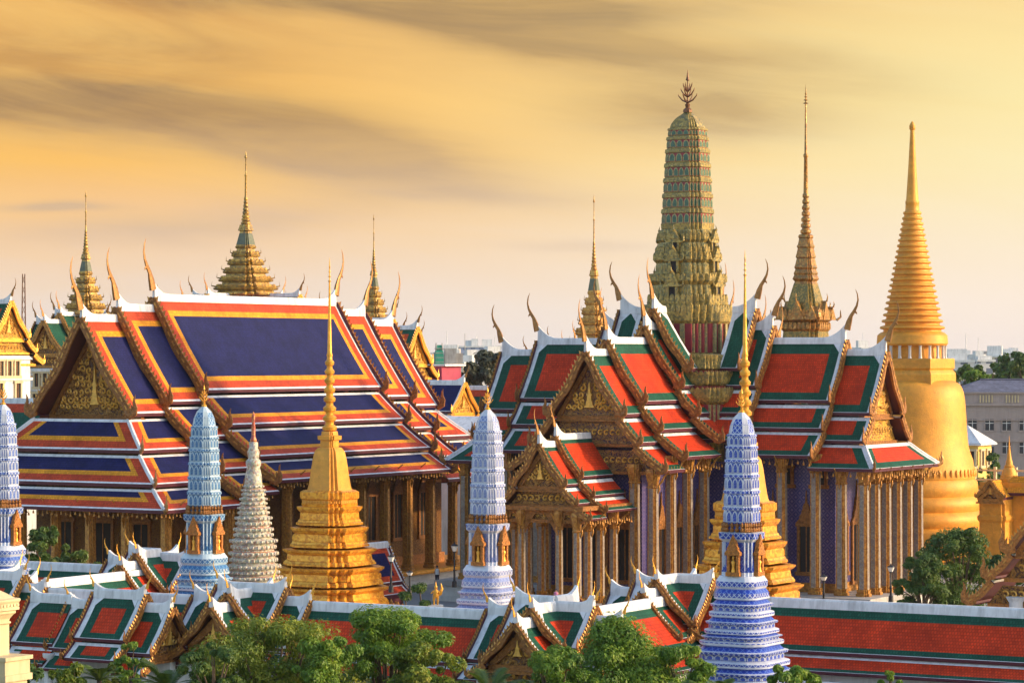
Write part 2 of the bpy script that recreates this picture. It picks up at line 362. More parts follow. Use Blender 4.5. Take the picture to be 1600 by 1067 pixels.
def tag(o, label=None, cat=None, group=None, kind=None):
    if label: o['label'] = label
    if cat: o['category'] = cat
    if group: o['group'] = group
    if kind: o['kind'] = kind
    return o
def thing(name, label, cat, loc=(0, 0, 0), rz=0.0, group=None):
    o = bpy.data.objects.new(name, None); COL.objects.link(o); o.empty_display_size = 0.5
    o.location = loc; o.rotation_euler = (0, 0, R(rz))
    return tag(o, label, cat, group)
def share(o, parent, loc=None, rz=None, name=None):
    """another copy of a mesh part (children of the part are copied too)"""
    c = o.copy(); COL.objects.link(c); c.parent = parent
    if loc is not None: c.location = loc
    if rz is not None: c.rotation_euler = (0, 0, rz)
    for ch in list(o.children):
        d = ch.copy(); COL.objects.link(d); d.parent = c
    return c
def gx(u, Y): return (u - CX) * Y / F
def gz(v, Y): return CZ - (v - HY) * Y / F
PHI = -30.0                                   # every hall of the compound is turned by this angle

def redent(k=3, s=0.13):
    """unit square with stepped corners"""
    c = 1 - k * s; qd = []
    for i in range(k): qd += [(1 - i * s, c + i * s), (1 - (i + 1) * s, c + i * s)]
    qd.append((c, 1))
    out = []
    for r in range(4):
        for (x, y) in qd:
            for _ in range(r): x, y = -y, x
            out.append((x, y))
    return out
SQ = [(1, -1), (1, 1), (-1, 1), (-1, -1)]
RD3 = redent(3, 0.13); RD2 = redent(2, 0.17); RD1 = redent(1, 0.22)

# ------------------------------------------------------------------ Thai roofs
ST_BLUE = dict(mats=['white', 'red_border', 'orange_tile', 'blue_tile', 'maroon'], top=(0.2, 1.05, 0.6), side=(0.30, 1.0, 0.6), bot=(0.26, 0.95, 0.6), sktop=(0.30, 0, 0), skbot=(0.24, 0.90, 0.55))
ST_GREEN = dict(mats=['white', 'green_tile', 'green_tile', 'red_tile', 'maroon'], top=(0.30, 1.0, 0), side=(0.42, 0.95, 0), bot=(0.05, 0.95, 0), sktop=(0.36, 0, 0), skbot=(0.05, 0.75, 0), cham=0.75)
ST_GALLERY = dict(mats=['white', 'green_tile', 'green_tile', 'red_tile', 'maroon'], top=(0.32, 0.68, 0), side=(0.40, 0.62, 0), bot=(0.04, 0.48, 0), sktop=(0.24, 0, 0), skbot=(0.04, 0.34, 0), cham=0.5)
ST_PLAINBLUE = dict(mats=['white', 'blue_tile', 'blue_tile', 'blue_tile', 'maroon'], top=(0.2, 0.3, 0), side=(0.3, 0.3, 0), bot=(0.1, 0.3, 0), sktop=(0.25, 0, 0), skbot=(0.1, 0.2, 0))
ST_SALA = dict(mats=['white', 'red_border', 'red_border', 'blue_tile', 'maroon'], top=(0.15, 0.6, 0), side=(0.25, 0.6, 0), bot=(0.1, 0.6, 0), sktop=(0.2, 0, 0), skbot=(0.1, 0.9, 0))
ST_REDTOP = dict(mats=['white', 'red_border', 'red_border', 'green_tile', 'maroon'], top=(0.3, 1.3, 0), side=(0.3, 0.8, 0), bot=(0.1, 0.6, 0), sktop=(0.3, 0, 0), skbot=(0.1, 0.6, 0))

def cum(ws):
    a, o = 0, []
    for x in ws: a += x; o.append(a)
    return o
def rank(d, cs):
    p = 0
    for i, c in enumerate(cs):
        if c - p > 1e-6 and d < c: return i
        p = c
    return None

def panel(mb, pos, eL, eR, L, st, top, bot, side, nsub=4, sl=True, sr=True):
    ct, cb, cs = cum(top), cum(bot), cum(side)
    T = sorted(set([0, L] + [x for x in ct if x < L] + [L - x for x in cb if x < L] + [L * i / nsub for i in range(1, nsub)]))
    T = [t for i, t in enumerate(T) if i == 0 or t - T[i - 1] > 1e-4]
    ns = len(cs)
    def cols(t):
        a, b = eL(t / L), eR(t / L); mid = (a + b) / 2
        l = [min(a + x, mid) for x in ([0] + cs)] if sl else [a] * (ns + 1)
        r = [max(b - x, mid) for x in reversed([0] + cs)] if sr else [b] * (ns + 1)
        return l + r
    for k in range(len(T) - 1):
        ta, tb = T[k], T[k + 1]; tm = (ta + tb) / 2
        rt, rb = rank(tm, ct), rank(L - tm, cb)
        ca, cb_ = cols(ta), cols(tb)
        for j in range(2 * ns + 1):
            if abs(ca[j + 1] - ca[j]) < 1e-5 and abs(cb_[j + 1] - cb_[j]) < 1e-5: continue
            rs = j if (j < ns and sl) else (2 * ns - j if (j > ns and sr) else None)
            m = min([x for x in (rt, rb, rs) if x is not None] + [3])
            mb.face([pos(ca[j], ta / L), pos(ca[j + 1], ta / L), pos(cb_[j + 1], tb / L), pos(cb_[j], tb / L)], m,
                    [(ca[j], -ta), (ca[j + 1], -ta), (cb_[j + 1], -tb), (cb_[j], -tb)])

def horn_pts(hh):
    s = hh / 3.5
    return [(0, -0.3 * s), (0.22 * s, 0.45 * s), (0.42 * s, 1.0 * s), (0.74 * s, 1.45 * s), (1.0 * s, 1.95 * s), (1.12 * s, 2.5 * s), (1.05 * s, 3.05 * s), (0.86 * s, 3.5 * s)], \
           [0.36 * s, 0.30 * s, 0.19 * s, 0.17 * s, 0.12 * s, 0.085 * s, 0.06 * s, 0.015 * s]

def chofa(mb, o, d, hh, m=0):
    """the bird-like gable finial; o base point, d outward unit vector (x, y)"""
    p, r = horn_pts(hh); s = hh / 3.5
    P3 = [(o[0] + d[0] * a, o[1] + d[1] * a, o[2] + z) for a, z in p]
    nrm = (-d[1], d[0], 0)
    mb.tube(P3, r, 6, m, flat=(nrm, 0.55))
    bk = [(0.62, 1.5), (0.95, 1.28), (1.02, 1.12)]                   # beak
    mb.tube([(o[0] + d[0] * a * s, o[1] + d[1] * a * s, o[2] + z * s) for a, z in bk], [0.15 * s, 0.09 * s, 0.01 * s], 5, m, flat=(nrm, 0.55))

def flame(mb, o, dn, hh, m=0):
    """hang hong: a naga head turned up at the foot of a bargeboard; dn outward across the gable"""
    s = hh
    P = [(-0.35, -0.02), (0.0, -0.16), (0.30, 0.0), (0.36, 0.30), (0.26, 0.58), (0.28, 0.82), (0.36, 1.0)]
    r = [0.20, 0.22, 0.20, 0.15, 0.10, 0.06, 0.01]
    nrm = (-dn[1], dn[0], 0)
    mb.tube([(o[0] + dn[0] * a * s, o[1] + dn[1] * a * s, o[2] + z * s) for a, z in P], [x * s for x in r], 6, m, flat=(nrm, 0.5))
    for a0, z0, a1, z1 in ((0.1, 0.1, 0.02, 0.55), (-0.12, 0.08, -0.22, 0.42)):
        mb.tube([(o[0] + dn[0] * a0 * s, o[1] + dn[1] * a0 * s, o[2] + z0 * s), (o[0] + dn[0] * (a0 + a1) / 2 * s + dn[0] * 0.06 * s, o[1] + dn[1] * ((a0 + a1) / 2 + 0.06) * s, o[2] + (z0 + z1) / 2 * s), (o[0] + dn[0] * a1 * s, o[1] + dn[1] * a1 * s, o[2] + z1 * s)], [0.10 * s, 0.08 * s, 0.01 * s], 5, m, flat=(nrm, 0.5))

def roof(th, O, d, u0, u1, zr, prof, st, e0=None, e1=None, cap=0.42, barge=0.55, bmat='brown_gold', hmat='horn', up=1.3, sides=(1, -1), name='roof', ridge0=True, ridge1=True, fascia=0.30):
    """one telescoping section of a roof.  prof: tiers (v0, z0, v1, z1, sag) below the ridge height zr.
    e0/e1 end dicts: chofa (height), hh (eave finial size), tiers (how many tiers end in a gable), hip (ratio) for the rest, ped (material), dep (pediment depth)"""
    n = (-d[1], d[0])
    W = lambda u, v, z: (O[0] + d[0] * u + n[0] * v, O[1] + d[1] * u + n[1] * v, z)
    S = [st_ for st_ in st['mats']]
    mats = [M[x] for x in S] + [M['soffit']]
    mb = MB()
    def tier(i):
        v0, z0, v1, z1, sg = prof[i]
        return (lambda s: v0 + (v1 - v0) * s), (lambda s: zr + z0 + (z1 - z0) * s - sg * 4 * s * (1 - s)), math.hypot(v1 - v0, z1 - z0)
    def uend(e, u, out, i):
        if e and e.get('hip') and i >= e['tiers']:
            vk = prof[e['tiers']][0]; vf = tier(i)[0]
            return lambda s: u + out * (vf(s) - vk) * e['hip']
        return lambda s: u
    for i in range(len(prof)):
        vf, zf, L = tier(i); eL, eR = uend(e0, u0, -1, i), uend(e1, u1, 1, i)
        tp, bt = (st['top'], st['bot']) if i == 0 else (st['sktop'], st['skbot'])
        for sgn in sides:
            panel(mb, lambda e, s: W(e, sgn * vf(s), zf(s)), eL, eR, L, st, tp, bt, st['side'], sl=e0 is not None, sr=e1 is not None)
            N = 3
            for k in range(N):
                a, b = k / N, (k + 1) / N
                mb.face([W(eL(a), sgn * vf(a), zf(a) - 0.16), W(eR(a), sgn * vf(a), zf(a) - 0.16), W(eR(b), sgn * vf(b), zf(b) - 0.16), W(eL(b), sgn * vf(b), zf(b) - 0.16)], 5)
            mb.face([W(eL(1), sgn * vf(1), zf(1)), W(eR(1), sgn * vf(1), zf(1)), W(eR(1), sgn * (vf(1) - 0.03), zf(1) - fascia), W(eL(1), sgn * (vf(1) - 0.03), zf(1) - fascia)], 4)
            mb.face([W(eL(1), sgn * (vf(1) - 0.03), zf(1) - fascia), W(eR(1), sgn * (vf(1) - 0.03), zf(1) - fascia), W(eR(1), sgn * (vf(1) - 0.45), zf(1) - fascia), W(eL(1), sgn * (vf(1) - 0.45), zf(1) - fascia)], 4)
            if st.get('cham') and i == 0:                      # clipped corners of the coloured field
                c = st['cham']; a0 = st['side'][0]; t0 = st['top'][0] / L
                for e, out, u in ((e0, 1, u0), (e1, -1, u1)):
                    if e is None: continue
                    pts = [(u + out * a0, t0), (u + out * (a0 + c), t0), (u + out * a0, t0 + c * 1.15 / L)]
                    mb.face([tuple(Vector(W(x, sgn * vf(t), zf(t))) + Vector((n[0] * sgn * 0.02, n[1] * sgn * 0.02, 0.02))) for x, t in pts], 0)
        for e, u, out in ((e0, u0, -1), (e1, u1, 1)):            # hipped skirt across the end
            if e and e.get('hip') and i >= e['tiers']:
                vk = prof[e['tiers']][0]; hp = e['hip']
                us = lambda s, out=out, u=u, vf=vf, vk=vk, hp=hp: u + out * (vf(s) - vk) * hp
                L2 = math.hypot((prof[i][2] - prof[i][0]) * hp, prof[i][3] - prof[i][1])
                panel(mb, lambda x, s: W(us(s), x, zf(s)), lambda s: -vf(s), lambda s: vf(s), L2, st, tp, bt, st['side'])
                mb.face([W(us(1), -vf(1), zf(1)), W(us(1), vf(1), zf(1)), W(us(1) - out * 0.03, vf(1), zf(1) - fascia), W(us(1) - out * 0.03, -vf(1), zf(1) - fascia)], 4)
                mb.face([W(us(0), -vf(0), zf(0) - 0.16), W(us(0), vf(0), zf(0) - 0.16), W(us(1), vf(1), zf(1) - 0.16), W(us(1), -vf(1), zf(1) - 0.16)], 5)
                for sgn in (1, -1):                              # hip ridge with its own flame
                    mb.tube([W(us(s) , sgn * vf(s), zf(s) + 0.06) for s in (0, .33, .66, 1)], [0.17] * 4, 5, 0)
    ro = mb.build(name, mats, th)
    # ridge cap, sweeping up at its gable ends
    if cap:
        rb = MB(); NN = 22; rs = []
        for k in range(NN + 1):
            f = k / NN; f = 0.5 - 0.5 * math.cos(math.pi * f); u = u0 + (u1 - u0) * f; z = 0
            for e, uu in ((e0, u0), (e1, u1)):
                if e and e.get('chofa'):
                    dd = abs(u - uu) / (1.5 * up + 0.35)
                    if dd < 1: z = max(z, up * (1 - dd) ** 2.0)
            t = 0.20 - 0.05 * min(1, z)
            rs.append([W(u, -t * 1.35, zr - 0.30), W(u, -t, zr + cap * 0.6), W(u, -t * 0.6, zr + cap + z), W(u, t * 0.6, zr + cap + z), W(u, t, zr + cap * 0.6), W(u, t * 1.35, zr - 0.30)])
        rb.rings(rs); rb.build('ridge_cap', M['white'], ro)
    for e, u, out in ((e0, u0, -1), (e1, u1, 1)):
        if not e: continue
        do = (d[0] * out, d[1] * out)
        if e.get('chofa'):
            hb = MB(); chofa(hb, W(u + out * 0.12, 0, zr + (up if cap else 0.2) + 0.1), do, e['chofa']); hb.build('gable_finial', M[hmat], ro, smooth=60)
        ng = min(e.get('tiers', len(prof)), len(prof)); B = barge
        for sgn in sides:
            bb = MB(); th_ = 0.24
            for i in range(ng):
                vf, zf, L = tier(i); NS = max(6, int(L / (0.46 * B / 0.55))); pl = []
                for k in range(NS + 1):
                    s = k / NS; ds = 0.01
                    a = Vector((vf(min(1, s + ds)) - vf(max(0, s - ds)), zf(min(1, s + ds)) - zf(max(0, s - ds)))).normalized()
                    nv = Vector((-a.y, a.x)); nv = nv if nv.y > 0 else -nv
                    wob = 0.22 * B * math.sin(s * math.pi * 3.0) * (1 if i == 0 else 0.3)
                    pl.append((Vector((vf(s), zf(s))), nv, wob, a))
                for k in range(NS):
                    (p0, n0, w0, a0), (p1, n1, w1, a1) = pl[k], pl[k + 1]
                    lo0, lo1 = p0 - n0 * (B * 0.75 - w0), p1 - n1 * (B * 0.75 - w1); hi0, hi1 = p0 + n0 * (B * 0.50 + w0 * 0.5), p1 + n1 * (B * 0.50 + w1 * 0.5)
                    f = lambda p, uu: W(uu, sgn * p.x, p.y)
                    ua, ub = u + out * 0.02, u + out * (0.02 + th_)
                    bb.face([f(lo0, ub), f(lo1, ub), f(hi1, ub), f(hi0, ub)], 0); bb.face([f(lo0, ua), f(lo1, ua), f(hi1, ua), f(hi0, ua)], 1)
                    bb.face([f(hi0, ua), f(hi1, ua), f(hi1, ub), f(hi0, ub)], 0); bb.face([f(lo0, ua), f(lo1, ua), f(lo1, ub), f(lo0, ub)], 0)
                    # tooth leaning up the slope
                    t0 = hi0 * 0.72 + hi1 * 0.28; t1 = hi0 * 0.1 + hi1 * 0.9; tip = (t0 + t1) / 2 + n0 * B * 0.66 - a0 * B * 0.3
                    um = u + out * (0.02 + th_ * 0.5)
                    bb.face([f(t0, um - 0.07), f(t1, um - 0.07), f(tip, um)], 2); bb.face([f(t0, um + 0.07), f(t1, um + 0.07), f(tip, um)], 2)
                    md0, md1 = lo0 * 0.62 + hi0 * 0.38, lo1 * 0.62 + hi1 * 0.38; ue = ub + out * 0.05
                    bb.face([f(md0 + (hi0 - md0) * .15, ue), f(md1 + (hi1 - md1) * .15, ue), f(md1 + (hi1 - md1) * .5, ue), f(md0 + (hi0 - md0) * .5, ue)], 2 if k % 2 else 0)
                # foot flame
                if e.get('hh'):
                    p = pl[-1][0]
                    flame(bb, W(u + out * 0.16, sgn * (p.x + 0.02), p.y + 0.05), (n[0] * sgn, n[1] * sgn), e['hh'] * (1.0 if i == 0 else 0.9), 0)
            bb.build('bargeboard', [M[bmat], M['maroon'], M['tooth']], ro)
        if e.get('hip') and e.get('hh'):
            for i in range(e['tiers'], len(prof)):
                vf, zf, L = tier(i); us = u + out * (vf(1) - prof[e['tiers']][0]) * e['hip']
                for sgn in (1, -1):
                    hm = MB(); dg = Vector((d[0] * out * e['hip'] + n[0] * sgn, d[1] * out * e['hip'] + n[1] * sgn)).normalized()
                    flame(hm, W(us, sgn * vf(1), zf(1) + 0.12), (dg.x, dg.y), e['hh'] * 0.8)
                    hm.build('eave_finial', M[hmat], ro)
        if e.get('ped'):
            pb = MB(); vf, zf, L = tier(0); up_ = u - out * e.get('dep', 0.9); NR = 14; NC = 24; rr = random.Random(5)
            V1 = prof[0][2]
            ph = [rr.uniform(0, 6.3) for _ in range(8)]
            def pz(i, j):
                s = 1 - j / NR; s = max(s, 0.03); hw = vf(s) * 0.94; v = -hw + 2 * hw * i / NC; z = zf(s) - 0.25
                k = 0.13 * abs(math.sin(3.1 * v + ph[0] + 1.7 * math.sin(1.9 * z + ph[1]))) * abs(math.cos(2.7 * z + ph[2] + 1.3 * math.sin(2.3 * v)))
                return W(up_ + out * k, v, z)
            for j in range(NR):
                for i in range(NC):
                    pb.face([pz(i, j), pz(i + 1, j), pz(i + 1, j + 1), pz(i, j + 1)], 0)
            po = pb.build('pediment', M[e['ped']], th)
            fb = MB(); z1 = zf(1)
            # carved scrollwork: mirrored spiral tendrils round a pointed central figure
            sb = MB(); st_ = 0.5 + 0.045 * V1; kk_ = min(1.0, V1 / 3.6); f_ = lambda v, z, o=0.14: W(up_ + out * o, v, z)
            def curl(cv, cz, r, turn, sg):
                pts = [f_(cv + sg * r * (1 - i / 11 * 0.85) * math.cos(turn + i * 0.62), cz + r * (1 - i / 11 * 0.85) * math.sin(turn + i * 0.62)) for i in range(12)]
                sb.tube(pts, [0.085 * kk_ + .02] * 11 + [0.02], 4)
                a_ = turn + 0.3; sb.tube([f_(cv + sg * r * math.cos(a_), cz + r * math.sin(a_)), f_(cv + sg * r * 1.5 * math.cos(a_), cz + r * 1.35 * math.sin(a_), 0.2), f_(cv + sg * r * 1.7 * math.cos(a_ + .3), cz + r * 1.7 * math.sin(a_ + .3))], [0.07 * kk_ + .02, 0.08 * kk_ + .02, 0.01], 4)
            zr0 = z1 + 0.2; row = 0
            while zr0 + st_ < zr - 1.3 * kk_:
                sfrac = max(0.02, min(1, (zr - 0.9 * kk_ - zr0 - st_ * .5) / (zr - z1))); hwr = V1 * sfrac * 0.84
                v = 0.5 * kk_ + (0.25 * kk_ if row % 2 else 0.45 * kk_)
                while v < hwr:
                    jz, jr, jt = rr.uniform(-.12, .12) * st_, rr.uniform(0.36, 0.52), rr.uniform(-1.2, 1.2)
                    for sg in (1, -1): curl(sg * v, zr0 + st_ * 0.5 + jz, st_ * jr, 0.8 + 2.1 * (row % 3) + jt, sg * (1 if row % 2 else -1))
                    v += st_ * 0.98
                zr0 += st_ * 0.92; row += 1
            hF = (zr - z1) * 0.42
            for (w0, za_, zb__) in ((0.55, 0.15, 0.24), (0.36, 0.24, 0.42), (0.24, 0.42, 0.62), (0.30, 0.62, 0.70), (0.14, 0.70, 1.15)):
                w1 = w0 * 0.75 if zb__ < 1 else 0.02
                sb.prism([f_(-w0 * kk_, z1 + za_ * hF + .2, 0.05), f_(w0 * kk_, z1 + za_ * hF + .2, 0.05), f_(w1 * kk_, z1 + zb__ * hF + .2, 0.05), f_(-w1 * kk_, z1 + zb__ * hF + .2, 0.05)], (d[0] * out * 0.25, d[1] * out * 0.25, 0))
            sb.build('scrollwork', M['scroll'], po)
            hwb = V1 * 0.93
            def ubox(ua, ub, va, vb, za, zb, m=0):
                P = [W(ua, va, za), W(ub, va, za), W(ub, vb, za), W(ua, vb, za)]
                fb.prism(P, (0, 0, zb - za), m)
            ubox(up_ + out * 0.22, up_ - out * 0.3, -hwb, hwb, z1 - 0.55, z1 - 0.2); ubox(up_ + out * 0.36, up_ - out * 0.3, -hwb - 0.15, hwb + 0.15, z1 - 0.72, z1 - 0.553)
            for sgn in (1, -1):                                   # inner frame of the pediment
                fb.prism([W(up_ + out * 0.02, sgn * hwb, z1 - 0.2), W(up_ + out * 0.02, sgn * (hwb - 0.5), z1 - 0.2), W(up_ + out * 0.02, 0, zr - 1.25), W(up_ + out * 0.02, 0, zr - 0.6)], (d[0] * out * 0.25, d[1] * out * 0.25, 0))
            fb.build('pediment_frame', M[bmat], po)
            # back wall so that nothing shows through
            if e.get('frieze'):
                gb = MB(); nt = e['frieze']
                for i in range(1, nt):
                    zt = zr + prof[i - 1][3] - 0.75; zb = zr + prof[i][3] - 0.15; hw = prof[i][2] * 0.86
                    ht = prof[i][0] * 0.92
                    gb.prism([W(up_ - out * 0.05, -hw, zb), W(up_ - out * 0.05, hw, zb), W(up_ - out * 0.05, ht, zt), W(up_ - out * 0.05, -ht, zt)], (-d[0] * out * 0.3, -d[1] * out * 0.3, 0), 0)
                    P = [W(up_ + out * 0.25, -hw, zb - 0.3), W(up_ - out * 0.35, -hw, zb - 0.3), W(up_ - out * 0.35, hw, zb - 0.3), W(up_ + out * 0.25, hw, zb - 0.3)]
                    gb.prism(P, (0, 0, 0.297), 1)
                    for q_ in range(int(hw * 1.6)):
                        for sg in (1, -1):
                            cv, cz, r = sg * (0.4 + q_ * 0.62), (zt + zb) / 2, min(0.3, (zt - zb) * 0.3)
                            if abs(cv) > (hw + ht) / 2 - 0.3: continue
                            gb.tube([W(up_ + out * 0.04, cv + sg * r * (1 - i / 9 * 0.85) * math.cos(0.8 + i * 0.7), cz + r * (1 - i / 9 * 0.85) * math.sin(0.8 + i * 0.7)) for i in range(9)], [0.075] * 8 + [0.02], 4, 2)
                gb.build('frieze', [M[e['ped']], M[bmat], M['scroll']], po)
    return ro

def scaled(prof, kv, kz=None):
    kz = kz or kv
    return [(a * kv, b * kz, c * kv, d_ * kz, s * kz) for a, b, c, d_, s in prof]

# ------------------------------------------------------------------ columns, openings, plinths (local coordinates)
RDC = redent(2, 0.25)
def column_mesh(w, z0, z1, face='col_mosaic', edge='col_gold', k=1):
    mb = MB(); h = z1 - z0; p = RDC
    lv = [(z0, w * 1.35, 1), (z0 + 0.25, w * 1.35, 1), (z0 + 0.3, w * 1.15, 1), (z0 + 0.6, w * 1.25, 1), (z0 + 0.65, w, 0), (z1 - 1.75, w * 0.9, 1), (z1 - 1.65, w * 1.1, 1), (z1 - 1.5, w * 0.9, 1), (z1 - 1.2, w * 0.95, 1), (z1 - 0.9, w * 1.12, 1), (z1 - 0.3, w * 1.3, 1), (z1, w * 1.2, 1)]
    mb.plathe(p, lv)
    # gold corners: the stepped edges are gilt, the broad faces mosaic
    n = len(p); out = []
    for fi, f in enumerate(mb.f[:-1]):
        kk = fi // n; i = fi % n
        if mb.m[fi] == 0: mb.m[fi] = 0 if i % 5 == 4 else 1
    return mb

def window_mb(W_, H_, spire=True):
    """gilded frame standing proud of a wall in local xz plane facing -y, sill at z=0; returns frame and opening"""
    f = MB(); hw = W_ / 2; d = 0.22
    f.box(-hw - 0.28, -hw, -d, 0, 0, H_); f.box(hw, hw + 0.28, -d, 0, 0, H_); f.box(-hw - 0.45, hw + 0.45, -d - 0.08, 0, -0.35, -0.003); f.box(-hw - 0.4, hw + 0.4, -d - 0.06, 0, H_ + 0.003, H_ + 0.28)
    if spire:
        z = H_ + 0.283; ww = hw + 0.42
        for k in range(4):
            hk = (H_ * 0.13) * (1 - 0.1 * k); w2 = ww * 0.68
            f.prism([(-ww, -d - 0.02, z), (ww, -d - 0.02, z), (w2 * 0.8, -d - 0.02, z + hk), (-w2 * 0.8, -d - 0.02, z + hk)], (0, d, 0)); z += hk + 0.003; ww = w2
        f.prism([(-ww * .5, -d * .8, z), (ww * .5, -d * .8, z), (0, -d * .8, z + H_ * 0.3)], (0, d * 0.6, 0))
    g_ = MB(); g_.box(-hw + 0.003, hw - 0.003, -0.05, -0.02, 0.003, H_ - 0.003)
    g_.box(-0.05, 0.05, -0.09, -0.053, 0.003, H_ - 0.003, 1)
    return f, g_

def add_opening(par, loc, rz, W_, H_, proto={}, name='window', spire=True, fm='brown_gold'):
    k = (W_, H_, name, spire, fm)
    if k not in proto:
        f, g_ = window_mb(W_, H_, spire)
        o = f.build(name, M[fm], par); o.location = loc; o.rotation_euler = (0, 0, rz)
        g_.build('pane' if name == 'window' else 'door_leaf', [M['dark'], M['brown_gold']], o); proto[k] = o
        return o
    return share(proto[k], par, loc, rz)

def bells(th, pts, z, step=0.55, drop=0.5):
    """row of little gilt bells hanging below an eave, along a polyline"""
    mb = MB()
    for (a, b) in zip(pts[:-1], pts[1:]):
        L = math.hypot(b[0] - a[0], b[1] - a[1]); n = max(1, int(L / step))
        for i in range(n):
            f = (i + 0.5) / n; x = a[0] + (b[0] - a[0]) * f; y = a[1] + (b[1] - a[1]) * f; zz = z if not callable(z) else z(f)
            dz = drop * (0.8 + 0.4 * ((i * 7) % 3) / 2)
            mb.lathe([(zz, 0.02), (zz - dz + 0.28, 0.02), (zz - dz + 0.22, 0.07), (zz - dz, 0.11)], 5, x, y)
    return tag(mb.build('eave_bells', M['old_gold'], th), kind='stuff')

def bracket_mb(h=2.4, o=1.6):
    """khan thuai: carved eave bracket rising outwards (+x) from a column"""
    mb = MB()
    mb.tube([(0, 0, 0), (0.12, 0, h * 0.2), (0.10, 0, h * 0.38), (o * 0.35, 0, h * 0.55), (o * 0.55, 0, h * 0.78), (o, 0, h)], [0.06, 0.13, 0.11, 0.12, 0.10, 0.07], 5, 0, flat=((0, 1, 0), 0.5))
    return mb

# ------------------------------------------------------------------ ground
gm_ = MB(); gm_.face([(-2400, -40, 0), (2400, -40, 0), (2400, 6000, 0), (-2400, 6000, 0)], 0)
tag(gm_.build('ground', mat('dusty_ground', (0.14, 0.14, 0.10), 0.9, var=0.35, scale=0.02)), kind='structure')
pv = MB(); pv.face([(-75, 195, 0.004), (20, 175, 0.004), (90, 190, 0.004), (90, 420, 0.004), (-75, 420, 0.004)], 0)
tag(pv.build('paved_courtyard', M['paving']), kind='structure')

# ------------------------------------------------------------------ the large blue roofed chapel
PROF_U = [(0, 0, 5.92, -9.0, 0.32), (5.6, -9.55, 8.84, -12.35, 0.10), (8.5, -12.85, 12.1, -15.35, 0.10), (11.75, -15.85, 14.65, -17.6, 0.06)]
ubo = thing('chapel', 'large chapel with blue tiled roof edged in orange and red, on tall gilt columns', 'temple hall', (-35.3, 290, 0), PHI)
D = (0, 1); Z = 29.6
E = lambda **k: dict(dict(chofa=4.6, hh=1.75, tiers=4), **k)
KW = dict(th=ubo, O=(0, 0), d=D, prof=PROF_U, st=ST_BLUE, cap=0.45, barge=0.60, up=1.15)
roof(u0=0, u1=32.4, zr=Z, e0=E(), e1=E(), **KW)
roof(u0=-5.8, u1=0.5, zr=Z - 1.05, e0=E(), **KW)
roof(u0=-11.4, u1=-5.4, zr=Z - 2.1, e0=E(tiers=1, hip=0.70, ped='relief', dep=2.3), **KW)
roof(u0=31.9, u1=38.2, zr=Z - 1.05, e1=E(), **KW)
roof(u0=37.8, u1=43.9, zr=Z - 2.1, e1=E(tiers=1, hip=0.70, ped='relief', dep=2.3), **KW)
b = MB(); b.box(-13.6, 13.6, -17.6, 50, 0.004, 0.5); b.box(-13.3, 13.3, -17.3, 49.7, 0.5, 1.1); b.box(-13.5, 13.5, -17.5, 49.9, 1.1, 1.25, 1); b.box(-13.75, 13.75, -17.75, 50.15, 1.25, 1.55, 1)
b.build('plinth', [M['marble'], M['gold']], ubo)
b = MB(); b.box(-8.2, 8.2, -8, 41, 1.553, 13.2); b.box(-8.45, 8.45, -8.25, 41.25, 1.555, 2.6, 1); b.box(-5.5, 5.5, -8, 41, 13.2, 17.6)
b.build('wall', [M['wall_gilt'], M['brown_gold']], ubo)
for k in range(9): add_opening(ubo, (8.2, -4.5 + k * 5.2, 4.6), R(90), 1.5, 4.6)
for k in (-1, 0, 1): add_opening(ubo, (k * 4.6, -8.0, 2.7), 0, 1.7 if k else 2.1, 5.2, name='door')
cm = {}
def ucol(x, y, ztop, rz=0.0):
    kk = round(ztop, 1)
    if kk not in cm:
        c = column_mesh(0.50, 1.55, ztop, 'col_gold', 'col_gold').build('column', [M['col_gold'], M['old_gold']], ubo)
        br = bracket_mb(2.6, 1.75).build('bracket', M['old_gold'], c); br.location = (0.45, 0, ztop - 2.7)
        c.location = (x, y, 0); c.rotation_euler = (0, 0, rz); cm[kk] = c; return c
    return share(cm[kk], ubo, (x, y, 0), rz)
for k in range(8): ucol(12.4, 0.6 + k * 4.46, 12.9)
for y in (-4.6, 36.4): ucol(12.4, y, 11.85)
for y in (-9.6, -14.6, 41.4, 46.4): ucol(12.4, y, 10.8)
for k in range(8): ucol(-12.4, 0.6 + k * 4.46, 12.9, math.pi)
for x in (-12.4, -8.3, -4.1, 0, 4.1, 8.3): ucol(x, -15.2, 10.8, -math.pi / 2)
bells(ubo, [(14.5, 0.2), (14.5, 32.2)], 11.75); bells(ubo, [(14.5, -5.8), (14.5, -0.2)], 10.7); bells(ubo, [(14.5, 32.6), (14.5, 38.2)], 10.7)
bells(ubo, [(-14.2, -17.6), (14.4, -17.6), (14.4, -6.0)], 9.65)

